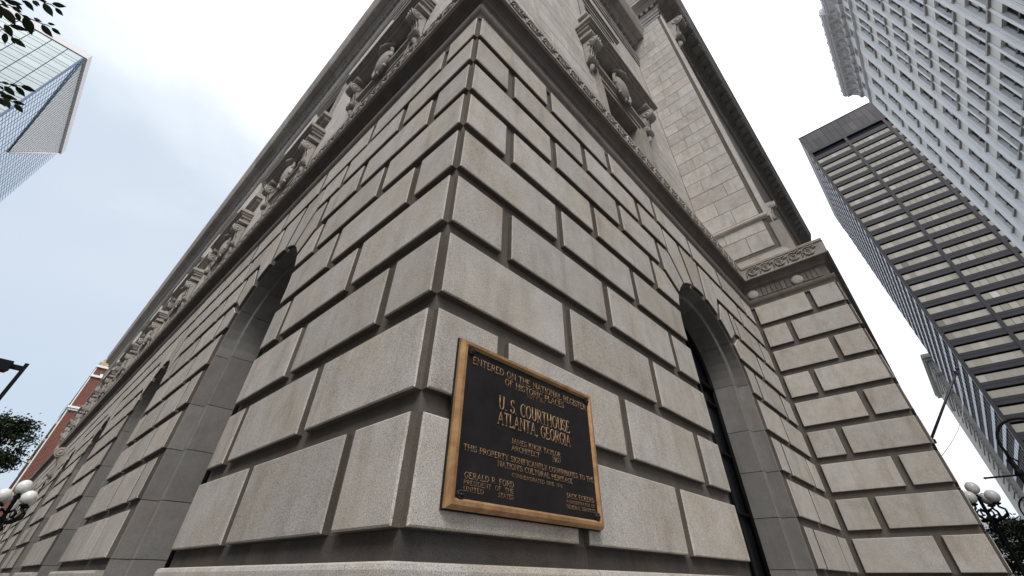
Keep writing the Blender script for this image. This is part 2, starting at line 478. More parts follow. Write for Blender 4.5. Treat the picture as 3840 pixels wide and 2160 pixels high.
r0 = reveal(FR, archR, True, rev_mass); arch_window(FR, archR, r0)
for i, a in enumerate(archesL):
    r0 = reveal(FL, a, i < 3, rev_mass); arch_window(FL, a, r0)
rev_mass.build('reveal_stones', M['reveal'], court, kind='stuff')

# ---------------------------------------------------------------- mouldings swept round the building
PATH = [((0, LEND), (0, 0)), ((0, 0), (XW, 0)), ((XW, 0), (XW, YW)), ((XW, YW), (XW + 30, YW))]
MIT = [(0, 1), (1, -1), (-1, 1), (1, 0)]
def sweep(mb, p0, p1, prof, m0, m1, gap=.004):
    d = (Vector(p1) - Vector(p0)).normalized(); nrm = Vector((d.y, -d.x)); n = len(prof)
    vs = []
    for (p, m_, sg, s) in ((p0, m0, -1, 1), (p1, m1, 1, -1)):
        for e_, z in prof:
            q = Vector(p) + nrm * e_ + d * (sg * m_ * e_ + (s * gap if m_ == 0 else 0)); vs.append((q.x, q.y, z))
    fs = [tuple(range(n)), tuple(range(2 * n - 1, n - 1, -1))] + [(i, (i + 1) % n, n + (i + 1) % n, n + i) for i in range(n)]
    mb.add(vs, fs)
def run(path, mits, prof, name, m, step, near=1e9, smooth=False, parent=None, profs=None):
    far = MB()
    for pi_, ((p0, p1), (m0, m1)) in enumerate(zip(path, mits)):
        pf = profs[pi_] if profs else prof
        L = (Vector(p1) - Vector(p0)).length; n = max(1, round(L / step)); d = (Vector(p1) - Vector(p0)) / n
        for i in range(n):
            a = Vector(p0) + d * i; b = Vector(p0) + d * (i + 1)
            mid = (a + b) / 2
            args = (tuple(a), tuple(b), pf, m0 if i == 0 else 0, m1 if i == n - 1 else 0)
            if (mid - CAM.xy).length < near:
                mb = MB(); sweep(mb, *args); mb.build(name, m, parent or court)
            else: sweep(far, *args)
    if far.v: far.build(name + 's', m, parent or court, kind='stuff')
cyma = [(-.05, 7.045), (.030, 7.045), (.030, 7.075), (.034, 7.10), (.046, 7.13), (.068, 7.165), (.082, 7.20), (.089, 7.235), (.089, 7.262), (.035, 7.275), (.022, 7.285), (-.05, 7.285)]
run(PATH, MIT, cyma, 'belt_moulding', M['stain_shade'], 2.3, 45)
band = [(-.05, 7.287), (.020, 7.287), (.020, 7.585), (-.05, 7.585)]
run(PATH, MIT, band, 'belt_frieze', M['stain_shade'], 2.3, 45)
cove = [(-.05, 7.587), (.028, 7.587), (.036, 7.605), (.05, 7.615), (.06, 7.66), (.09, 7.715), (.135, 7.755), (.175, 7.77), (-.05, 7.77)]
run(PATH, MIT, cove, 'belt_cove', M['stain_shade'], 2.3, 45)
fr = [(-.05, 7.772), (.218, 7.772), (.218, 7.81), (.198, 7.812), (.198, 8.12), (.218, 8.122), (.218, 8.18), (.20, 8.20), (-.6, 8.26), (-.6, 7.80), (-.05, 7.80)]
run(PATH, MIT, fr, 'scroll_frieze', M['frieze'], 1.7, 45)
# base course (water table)
wt = [(-.05, 0), (.11, 0), (.11, .58), (.085, .60), (.085, 1.635), (.078, 1.655), (.06, 1.662), (-.05, 1.662)]
def base_runs():
    segs = []
    def add(p0, p1, m0, m1): segs.append(((p0, p1), (m0, m1)))
    prev = LEND
    for a in reversed(archesL):
        add((0, prev), (0, a.uc + LR - .03), 0, 0); prev = a.uc - LR + .03
    add((0, prev), (0, 0), 0, 1)
    add((0, 0), (archR.uc - archR.r + .03, 0), 1, 0); add((archR.uc + archR.r - .03, 0), (XW, 0), 0, -1)
    add((XW, 0), (XW, YW), -1, 1); add((XW, YW), (XW + 30, YW), 1, 0)
    return [s[0] for s in segs], [s[1] for s in segs]
bp, bm_ = base_runs()
run(bp, bm_, wt, 'base_stone', M['granite'], 1.35, 16)

M['recess_dark'] = granite('dark recess stone', (0.085, 0.08, 0.078), (.1, .1, .1), (0.12, 0.10, 0.085), speck=.5, streak=.5, stain=.7)  # darker stone tone for the strip between base course and first blocks
run(bp, bm_, [(-.05, 1.664), (.003, 1.664), (.003, 1.772), (-.05, 1.772)], 'plinth_recess', M['recess_dark'], 1.6, 16)

# carved running scroll on the frieze
def scroll_mesh():
    mb = MB(); pts = []; rad = []
    for i in range(30):
        t = i / 29; ang = R(200) - t * R(560); rr = .020 + .060 * (1 - t) ** .8
        pts.append((-.02 + rr * math.cos(ang), -.01 + rr * math.sin(ang), .012)); rad.append(.017 - .006 * t)
    mb.tube(pts, rad, 6)
    tail = [(-.17, -.13, .008), (-.145, -.06, .012), (-.13, .03, .014), (-.10, .09, .016), (-.04, .115, .016), (.03, .10, .016), (.06, .05, .014)]
    mb.tube(tail, [.008, .015, .02, .024, .022, .018, .012], 6)
    low = [(-.085, -.02, .012), (-.06, -.085, .014), (0, -.108, .016), (.07, -.09, .016), (.115, -.05, .012)]
    mb.tube(low, [.012, .018, .02, .018, .012], 6)
    for (x, y, a, L) in ((.10, .02, R(50), .075), (.085, .065, R(95), .07), (.135, .05, R(20), .06), (.12, .09, R(60), .06)):
        dx, dy = math.cos(a), math.sin(a)
        mb.tube([(x, y, .01), (x + dx * L * .5, y + dy * L * .5, .02), (x + dx * L, y + dy * L, .01)], [.010, .024, .006], 6)
    return mb.mesh('scroll')
sm = scroll_mesh()
def place(T, u, v, w_, flip=False):
    """matrix: local x along the wall to the viewer's right, y up, z outwards"""
    o = Vector(T(u, v, w_)); z = Vector(T(u, v, w_ + 1)) - o; y = Vector((0, 0, 1)); x = y.cross(z)
    return Matrix(((x.x, y.x, z.x, o.x), (x.y, y.y, z.y, o.y), (x.z, y.z, z.z, o.z), (0, 0, 0, 1)))
farsc = MB()
def put_scroll(T, u, far=False):
    mw = place(T, u, 7.966, .198)
    if far:
        farsc.add([mw @ v.co for v in sm.vertices], [tuple(p.vertices) for p in sm.polygons], True)
    else: link('carved_scroll', sm, M['frieze'], court, mw)
for i in range(26): put_scroll(FR, .12 + i * .352)
for i in range(5): put_scroll(FW, .457 + i * .333)
for i in range(60): put_scroll(FL, .15 + i * .35, i > 34)
farsc.build('carved_scrolls', M['frieze'], court, kind='stuff')
# rosette discs and flutes on the return of the wing
def disc(u):
    mb = MB(); prof = [(.0, .052), (.07, .05), (.105, .042), (.128, .026), (.134, 0.0)]
    mb.lathe(prof, n=24); mb.build('rosette_disc', M['cornice'], court, place(FW, u, 7.415, .02))
disc(.225); disc(1.275)
fl = MB()
for u in [.39 + .113 * i for i in range(7)] + [1.44 + .105 * i for i in range(4)]:
    pts = [(-.045, -.115), (.045, -.115), (.045, .085), (.03, .112), (0, .122), (-.03, .112), (-.045, .085)]
    m_ = MB(); m_.prism(pts, -.002, .022, lambda a, b, c: (a, b, c)); m_.build('flute', M['stain_shade'], court, place(FW, u, 7.425, .02))

# ---------------------------------------------------------------- upper storeys
UO = .50                                    # the upper wall stands back half a metre
UW_X, UF_Y = XW + .45, -1.29
WDZ = 2.35
UR = lambda u, v, w: (u, UO - w, v)
UL = lambda u, v, w: (UO - w, u, v)
UWt = lambda u, v, w: (UW_X - w, UO - u, v)
UFt = lambda u, v, w: (UW_X + u, UF_Y - w, v)
UZ0, UZ1 = 8.2, 21.3
winR = [5.75]; winL = [c + .5 for c in centres]
HO, OZ0, OZ1, TZ0, TZ1 = .95, 9.1, 12.42, 15.7, 18.3
def upper_backing(T, uA, uB, wins, mb, w_=-.016):
    us = uA
    def q(a, b, c, d): mb.add([T(a, c, w_), T(b, c, w_), T(b, d, w_), T(a, d, w_)], [(0, 1, 2, 3)])
    for u in wins:
        q(us, u - HO, UZ0, UZ1)
        q(u - HO, u + HO, UZ0, OZ0); q(u - HO, u + HO, OZ1, TZ0); q(u - HO, u + HO, TZ1, UZ1)
        us = u + HO
    q(us, uB, UZ0, UZ1)
mb = MB()
upper_backing(UR, UO, UW_X, winR, mb); upper_backing(UL, UO, LEND - .5, winL, mb)
UZ1 += 5.0
upper_backing(UWt, 0, UO - UF_Y, [], mb); upper_backing(UFt, 0, 28, [], mb)
UZ1 -= 5.0
mb.add([(UO, LEND - .5, UZ0), (30, LEND - .5, UZ0), (30, LEND - .5, UZ1), (UO, LEND - .5, UZ1)], [(0, 1, 2, 3)])
mb.build('upper_wall_core', M['joint'], court)
def ashlar(T, uA, uB, z0, z1, wins, mass, step=1.25, clipw=1.36, name='ashlar_stone', lim=None):
    rows = int(round((z1 - z0) / .59)); h = (z1 - z0) / rows
    for r_ in range(rows):
        za, zb = z0 + r_ * h, z0 + (r_ + 1) * h
        off = (r_ % 2) * step / 2 + random.uniform(-.08, .08)
        us = [uA]; u = uA + off
        while u < uB - .25:
            if u > uA + .25: us.append(u + random.uniform(-.12, .12))
            u += step
        us.append(uB)
        for a, b in zip(us[:-1], us[1:]):
            segs = [(a, b)]
            for c in wins:
                hit = zb > OZ0 - .1 and za < 14.45 or (zb > TZ0 - .2 and za < TZ1 + .6)
                if hit:
                    ns = []
                    for (p, q) in segs:
                        lo, hi = c - clipw, c + clipw
                        if q <= lo or p >= hi: ns.append((p, q)); continue
                        if p < lo - .1: ns.append((p, lo))
                        if q > hi + .1: ns.append((hi, q))
                    segs = ns
            for p, q in segs:
                g = .006; j = random.uniform(-.0025, .0025)
                mb = MB() if mass is None else mass
                pol = [(p + g, za + g), (q - g, za + g), (q - g, zb - g), (p + g, zb - g)]
                n = 4; vs = [T(*c, -.016) for c in pol] + [T(*c, -.006 + j) for c in pol] + [T(*c, j) for c in inset(pol, [.006] * 4)]
                fs = [(8, 9, 10, 11)] + [(i * 4 + k_, i * 4 + (k_ + 1) % 4, (i + 1) * 4 + (k_ + 1) % 4, (i + 1) * 4 + k_) for i in range(2) for k_ in range(4)]
                mb.add(vs, fs)
                if mass is None: mb.build(name, M['ashlar'], court)
ashlar(UWt, .0, UO - UF_Y - .12, 8.9, 8.9 + .59 * 29, [], None, 1.05)
ashlar(UR, UO, UW_X, 8.3, 15.4, winR, None, 1.35)
mass = MB(); ashlar(UR, UO, UW_X, 15.4, UZ1, winR, mass, 1.35); mass.build('ashlar_stones', M['ashlar'], court, kind='stuff')
mass = MB(); ashlar(UL, UO, LEND - .5, 8.3, UZ1, winL, mass, 1.35); mass.build('ashlar_stones', M['ashlar'], court, kind='stuff')
# corner strip of the front pilaster and wing plinth mouldings
mb = MB(); mb.box((UW_X + .05, UF_Y - .10, 9.95), (UW_X + 1.2, UF_Y + .118, 24.4)); mb.build('corner_pilaster', M['ashlar'], court)
mb = MB(); mb.box((UW_X + .10, UF_Y - .28, 8.25), (UW_X + 1.3, UF_Y - .005, 9.72)); mb.build('pilaster_pedestal', M['frieze'], court)
UPATH = [((UO, LEND - .5), (UO, UO)), ((UO, UO), (UW_X, UO)), ((UW_X, UO), (UW_X, UF_Y)), ((UW_X, UF_Y), (UW_X + 28, UF_Y))]
plinth = [(-.05, 8.25), (.17, 8.25), (.17, 8.50), (.15, 8.53), (.12, 8.56), (.09, 8.64), (.05, 8.68), (.04, 8.75), (-.05, 8.75)]
run(UPATH, MIT, plinth, 'wall_plinth', M['sculpt'], 2.5, 45)
torus = [(-.03, 9.86), (.02, 9.86), (.035, 9.89), (.07, 9.91), (.085, 9.95), (.08, 9.99), (.06, 10.02), (.03, 10.03), (.02, 10.06), (-.03, 10.07)]
mb = MB(); sweep(mb, (UW_X, UO), (UW_X, UF_Y), torus, -1, 1); mb.build('torus_moulding', M['sculpt'], court)

def console_mesh(wd=.34, h=1.25):
    """S-scroll bracket: big volute above, small below"""
    mb = MB(); prof = []
    for i in range(15):
        t = i / 14; a = R(100) - t * R(215); prof.append((.30 + .20 * math.cos(a), h - .22 + .20 * math.sin(a)))
    prof += [(.22, h - .52), (.15, h - .72), (.145, h - .88)]
    for i in range(9):
        t = i / 8; a = R(80) - t * R(200); prof.append((.145 + .10 * math.cos(a), .20 + .10 * math.sin(a)))
    prof += [(0, .06), (0, h)]
    T = lambda a, b, c: (c, b, a)
    mb.prism(prof, -wd / 2, wd / 2, T)
    for s in (-1, 1):
        for (cx_, cy_, rr) in ((.30, h - .22, .155), (.145, .20, .075)):
            pr = [(rr, 0), (rr, .02), (rr * .82, .03), (rr * .72, .012), (rr * .4, .012), (rr * .34, .035), (0, .04)]
            mb.lathe(pr, n=16, T=lambda x_, y_, z_, s=s: (s * (wd / 2 + z_), y_ + cy_, x_ + cx_))
    for i in range(3): mb.tube([((i - 1) * wd * .28, h - .02, .50), ((i - 1) * wd * .28, h - .5, .245), ((i - 1) * wd * .28, h - .85, .16), ((i - 1) * wd * .28, .2, .25)], .022, 6)
    mb.tube([(0, .10, .06), (0, -.06, .08), (0, -.2, .05), (0, -.30, .01)], [.05, .08, .06, .02], 8)
    return mb.mesh('console')
cons = console_mesh()
def cartouche_mesh():
    mb = MB()
    n = 20
    prof = [(0, .20), (.18, .19), (.32, .15), (.42, .08), (.46, .0)]
    mb.lathe(prof, n=n, T=lambda x_, y_, z_: (x_ * .86, y_ * 1.25, z_))
    ring = [(.46 * .9 * math.cos(2 * math.pi * i / 24), .46 * 1.3 * math.sin(2 * math.pi * i / 24), .07) for i in range(25)]
    mb.tube(ring, .055, 6)
    mb.tube([(-.4, .5, .05), (-.2, .66, .14), (0, .6, .2), (.2, .66, .14), (.4, .5, .05)], [.05, .1, .13, .1, .05], 8)
    for a in range(5):
        th = R(200 + a * 35); mb.tube([(.42 * math.cos(th), .58 * math.sin(th), .08), (.52 * math.cos(th), .72 * math.sin(th), .06)], [.06, .03], 6)
    return mb.mesh('cartouche')
cart = cartouche_mesh()
def upper_window(T, u, full=True):
    mb = MB(); T2 = lambda a, b, c: T(a + u, b, c)
    # architrave round the opening
    for (e0, e1, w0, w1) in ((HO, HO + .16, -.3, .03), (HO + .16, HO + .34, -.05, .07), (HO + .34, HO + .42, -.05, .11)):
        mb.box((-e1, OZ0, w0), (-e0, OZ1 + (e1 - HO), w1), T2); mb.box((e0, OZ0, w0), (e1, OZ1 + (e1 - HO), w1), T2)
        mb.box((-e0, OZ1 + (e0 - HO), w0), (e0, OZ1 + (e1 - HO), w1), T2)
    mb.box((-1.5, OZ0 - .35, -.05), (1.5, OZ0 - .001, .16), T2)
    o = mb.build('upper_window', M['sculpt'], court)
    g = MB(); g.box((-HO, OZ0, -.50), (HO, OZ1, -.42), T2); g.build('glass', M['glassdark'], o)
    f = MB()
    for a in (-HO + .05, 0, HO - .05): f.box((a - .05, OZ0, -.42), (a + .05, OZ1, -.36), T2)
    for z in (OZ0 + .06, 11.0, OZ1 - .06): f.box((-HO, z - .05, -.415), (HO, z + .05, -.37), T2)
    f.build('window_frame', M['iron'], o)
    hd = MB()
    for (z0, z1, ex, w_) in ((13.90, 14.00, 1.86, .30), (14.002, 14.12, 1.93, .40), (14.122, 14.22, 1.98, .48), (14.222, 14.36, 2.04, .56), (14.362, 14.46, 1.9, .25)):
        hd.box((-ex, z0, -.05), (ex, z1, w_), T2)
    for s in (-1, 1): hd.box((s * 1.60 - .26, 13.78, -.05), (s * 1.60 + .26, 13.898, .42), T2)
    hd.build('window_hood', M['sculpt'], o)
    rc = MB(); rc.box((-1.35, 12.95, -.05), (1.35, 13.88, .02), T2); rc.box((-1.38, 12.84, -.05), (1.38, 12.948, .17), T2); rc.build('hood_frieze', M['cornice'], o)
    for s in (-1, 1): link('console', cons, M['sculpt'], o, place(T, u + s * 1.60, 12.53, .02) @ Matrix.Scale(.92, 4))
    link('cartouche', cart, M['sculpt'], o, place(T, u, 13.30, .12) @ Matrix.Scale(1.05, 4))
    # third floor window
    mb = MB()
    for (e0, e1, w0, w1) in ((HO, HO + .2, -.3, .05), (HO + .2, HO + .32, -.05, .10)):
        mb.box((-e1, TZ0, w0), (-e0, TZ1 + (e1 - HO), w1), T2); mb.box((e0, TZ0, w0), (e1, TZ1 + (e1 - HO), w1), T2); mb.box((-e0, TZ1 + (e0 - HO), w0), (e0, TZ1 + (e1 - HO), w1), T2)
    mb.box((-1.6, TZ0 - .30, -.05), (1.6, TZ0 - .16, .22), T2); mb.box((-1.7, TZ0 - .158, -.05), (1.7, TZ0 - .002, .34), T2)
    o2 = mb.build('upper_window', M['sculpt'], court)
    g = MB(); g.box((-HO, TZ0, -.50), (HO, TZ1, -.42), T2); g.build('glass', M['glassdark'], o2)
    f = MB()
    for a in (-HO + .05, 0, HO - .05): f.box((a - .05, TZ0, -.42), (a + .05, TZ1, -.36), T2)
    f.box((-HO, 16.95, -.415), (HO, 17.05, -.37), T2); f.build('window_frame', M['iron'], o2)
    hd = MB()
    for (z0, z1, ex, w_) in ((18.65, 18.8, 1.35, .08), (18.802, 18.95, 1.45, .13), (18.952, 19.1, 1.52, .19)): hd.box((-ex, z0, -.05), (ex, z1, w_), T2)
    hd.build('window_hood', M['sculpt'], o2)
for u in winR: upper_window(UR, u)
for u in winL: upper_window(UL, u)

# entablature and main cornice
arch_ = [(-.1, 21.28), (.06, 21.28), (.06, 21.5), (.10, 21.505), (.10, 21.75), (.14, 21.8), (.16, 21.88), (.02, 21.9), (-.1, 21.9)]
UP2, MIT2 = UPATH[:2], [(0, 1), (1, 0)]
WP2, WMIT2 = UPATH[2:], [(0, 1), (1, 0)]
up = lambda pr, dz: [(a, b + dz) for a, b in pr]
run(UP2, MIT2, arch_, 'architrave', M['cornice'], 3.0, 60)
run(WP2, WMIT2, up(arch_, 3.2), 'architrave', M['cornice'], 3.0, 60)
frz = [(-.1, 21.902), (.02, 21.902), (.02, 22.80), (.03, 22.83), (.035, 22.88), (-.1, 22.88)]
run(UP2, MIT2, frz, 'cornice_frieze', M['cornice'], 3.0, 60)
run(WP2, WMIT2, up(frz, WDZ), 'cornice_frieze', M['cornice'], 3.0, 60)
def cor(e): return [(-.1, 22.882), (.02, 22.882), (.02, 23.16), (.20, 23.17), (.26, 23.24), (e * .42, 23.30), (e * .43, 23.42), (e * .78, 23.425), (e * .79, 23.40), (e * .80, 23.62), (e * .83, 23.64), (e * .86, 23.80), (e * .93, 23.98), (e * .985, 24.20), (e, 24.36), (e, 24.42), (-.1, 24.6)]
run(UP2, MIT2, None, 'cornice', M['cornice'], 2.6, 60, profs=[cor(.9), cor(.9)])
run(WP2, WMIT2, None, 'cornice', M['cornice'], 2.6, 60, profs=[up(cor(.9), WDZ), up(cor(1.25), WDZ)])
dm = MB(); dm.box((-.085, -.13, 0), (.085, .13, .19)); dme = dm.mesh('dentil')
farD = MB()
def dentil(T, u, far=False, dz=0):
    mw = place(T, u, 23.02 + dz, .02)
    if far: farD.add([mw @ v.co for v in dme.vertices], [tuple(p.vertices) for p in dme.polygons])
    else: link('dentil', dme, M['cornice'], court, mw)
for i in range(235): dentil(UL, .62 + i * .31, i > 110)
for i in range(33): dentil(UR, .72 + i * .29)
for i in range(6): dentil(UWt, .2 + i * .30, False, WDZ)
for i in range(80): dentil(UFt, .05 + i * .32, i > 50, WDZ)
farD.build('dentils', M['cornice'], court, kind='stuff')
mm_ = MB(); mm_.prism([(0, 0), (.38, 0), (.42, -.04), (.46, -.10), (.42, -.155), (.34, -.14), (.20, -.19), (0, -.22)], -.23, .23, lambda a, b, c: (c, b, a)); mme = mm_.mesh('modillion')
for i in range(32): link('modillion', mme, M['cornice'], court, place(UFt, -.25 + i * .83, 23.422 + WDZ, .50))
roof = MB(); roof.box((.2, .2, 24.4), (XW + 25, LEND - .7, 24.5)); roof.box((UW_X + .1, UF_Y + .1, 24.51), (UW_X + 28, 12, 26.8)); roof.build('roof', M['cornice'], court)
# volutes of the front pilaster seen edge on
link('console', cons, M['sculpt'], court, place(UFt, .85, 22.3, .09) @ Matrix.Scale(1.55, 4))
link('console', cons, M['sculpt'], court, place(UFt, 1.0, 10.3, .06) @ Matrix.Scale(.6, 4))
link('keystone_console', cons, M['sculpt'], court, place(FL, 28.0, 4.95, .0) @ Matrix.Scale(1.05, 4))

mb = MB(); mb.box((.72, .72, 0), (30, LEND - .7, 7.85)); mb.box((XW + .15, YW + .15, 0), (XW + 29, .719, 7.85)); mb.box((1.1, 1.1, 7.9), (30, LEND - 1.2, 24.3)); mb.box((UW_X + .12, UF_Y + .12, 7.9), (UW_X + 27, 1.09, 26.0)); mb.build('interior', M['dark'], court)
# ---------------------------------------------------------------- ground, pavements, road
M['asphalt'] = plain('asphalt', (0.07, 0.07, 0.07), .9, 0, .2, 8, .25)
M['paving'] = plain('concrete paving', (0.18, 0.175, 0.165), .9, 0, .2, 3, .2)
M['kerb'] = plain('kerb granite', (0.25, 0.245, 0.24), .8, 0, .2, 6, .2)
M['line'] = plain('road paint', (0.7, 0.69, 0.62), .8)
def flat(name, x0, y0, x1, y1, z, m):
    mb = MB(); mb.quad((x0, y0, z), (x1, y0, z), (x1, y1, z), (x0, y1, z)); o = mb.build(name, m); o['kind'] = 'structure'; return o
def slabbox(name, x0, y0, x1, y1, m):
    mb = MB(); mb.box((x0, y0, -.13), (x1, y1, 0)); o = mb.build(name, m); o['kind'] = 'structure'; return o
flat('ground', -1500, -1500, 1500, 1500, -.14, M['asphalt'])
flat('road', -400, -16.5, 700, -4.6, -.136, M['asphalt'])
flat('road', -16.5, -4.6, -4.6, 600, -.132, M['asphalt'])
slabbox('pavement', -4.45, -4.45, 320, -.02, M['paving']); slabbox('pavement', -4.45, -.019, -.02, 600, M['paving'])
slabbox('pavement', -2, -22, 320, -16.65, M['paving']); slabbox('pavement', -30, -4.45, -16.65, 600, M['paving'])
mb = MB(); mb.box((-4.6, -4.6, -.13), (320, -4.452, .004)); mb.box((-4.6, -4.451, -.13), (-4.452, 600, .004)); mb.build('kerb', M['kerb'])['kind'] = 'structure'
mb = MB()
for i in range(60): mb.quad((5 + i * 5, -10.6, -.128), (8 + i * 5, -10.6, -.128), (8 + i * 5, -10.45, -.128), (5 + i * 5, -10.45, -.128))
mb.build('road_markings', M['line'])['kind'] = 'structure'

# ---------------------------------------------------------------- bronze plaque
PX0, PX1, PZ0, PZ1 = .167, 1.474, 1.860, 2.712
m_, t, b = mat('aged bronze frame'); M['bronze'] = m_
tcn = N(t, 'ShaderNodeTexCoord'); n_ = N(t, 'ShaderNodeTexNoise', Scale=14.0, Detail=5.0, Roughness=.7); t.links.new(tcn.outputs['Object'], n_.inputs['Vector'])
r_ = ramp(t, n_.outputs[0], [(.35, (0.30, 0.165, 0.075)), (.65, (0.50, 0.30, 0.15))]); t.links.new(r_.outputs[0], b.inputs['Base Color'])
b.inputs['Metallic'].default_value = .35; b.inputs['Roughness'].default_value = .5
m_, t, b = mat('dark patinated bronze'); M['patina'] = m_
tcn = N(t, 'ShaderNodeTexCoord'); n_ = N(t, 'ShaderNodeTexNoise', Scale=5.0, Detail=6.0, Roughness=.7); t.links.new(tcn.outputs['Object'], n_.inputs['Vector'])
n2_ = N(t, 'ShaderNodeTexNoise', Scale=260.0, Detail=2.0); t.links.new(tcn.outputs['Object'], n2_.inputs['Vector'])
r_ = ramp(t, n_.outputs[0], [(.35, (0.014, 0.0125, 0.014)), (.62, (0.024, 0.021, 0.022)), (.78, (0.05, 0.046, 0.045))]); t.links.new(r_.outputs[0], b.inputs['Base Color'])
b.inputs['Metallic'].default_value = .2; b.inputs['Roughness'].default_value = .55; b.inputs['Specular IOR Level'].default_value = .3
bp = N(t, 'ShaderNodeBump', Strength=.35, Distance=.002); t.links.new(n2_.outputs[0], bp.inputs['Height']); t.links.new(bp.outputs[0], b.inputs['Normal'])
M['letter'] = plain('polished bronze lettering', (0.34, 0.215, 0.125), .5, .3, .4, 30, .25)
plaque = empty('plaque', 'dark bronze plaque with raised lettering and golden frame on the courthouse corner', 'plaque', (0, 0, 0))
mb = MB(); mb.box((PX0 + .012, -DEP - .036, PZ0 + .012), (PX1 - .012, -DEP - .008, PZ1 - .012)); mb.build('panel', M['patina'], plaque)
mb = MB()
# frame: outer slope, flat ridge, inner slope (w measured outward)
sec = [(0, .010), (0, .030), (.016, .056), (.034, .056), (.046, .037), (.046, .010)]
cs = [(PX0, PZ0, 1, 1), (PX1, PZ0, -1, 1), (PX1, PZ1, -1, -1), (PX0, PZ1, 1, -1)]
vs = []
for (cx_, cz_, sx, sz) in cs:
    for e_, w_ in sec: vs.append((cx_ + sx * e_, -DEP - w_, cz_ + sz * e_))
n = len(sec)
fs = [(i * n + k, ((i + 1) % 4) * n + k, ((i + 1) % 4) * n + (k + 1) % n, i * n + (k + 1) % n) for i in range(4) for k in range(n)]
mb.add(vs, fs); mb.build('frame', M['bronze'], plaque)
mb = MB(); mb.box((PX0 - .006, -DEP - .012, PZ0 - .006), (PX1 + .006, -DEP + .002, PZ1 + .006)); mb.build('backing_plate', M['patina'], plaque)
rb = MB()
rb.lathe([(.023, 0), (.023, .006), (.017, .011), (.008, .013), (.007, .019), (0, .021)], n=14)
for k in range(6): a = 2 * math.pi * k / 6; rb.lathe([(.008, .004), (.007, .014), (0, .017)], (.015 * math.cos(a), .015 * math.sin(a), 0), 8)
rbm = rb.mesh('rosette_bolt')
for (u, v) in ((.240, 2.648), (1.415, 2.655), (.246, 1.920), (1.415, 1.928)): link('rosette_bolt', rbm, M['patina'], plaque, place(FR, u, v, DEP + .036))
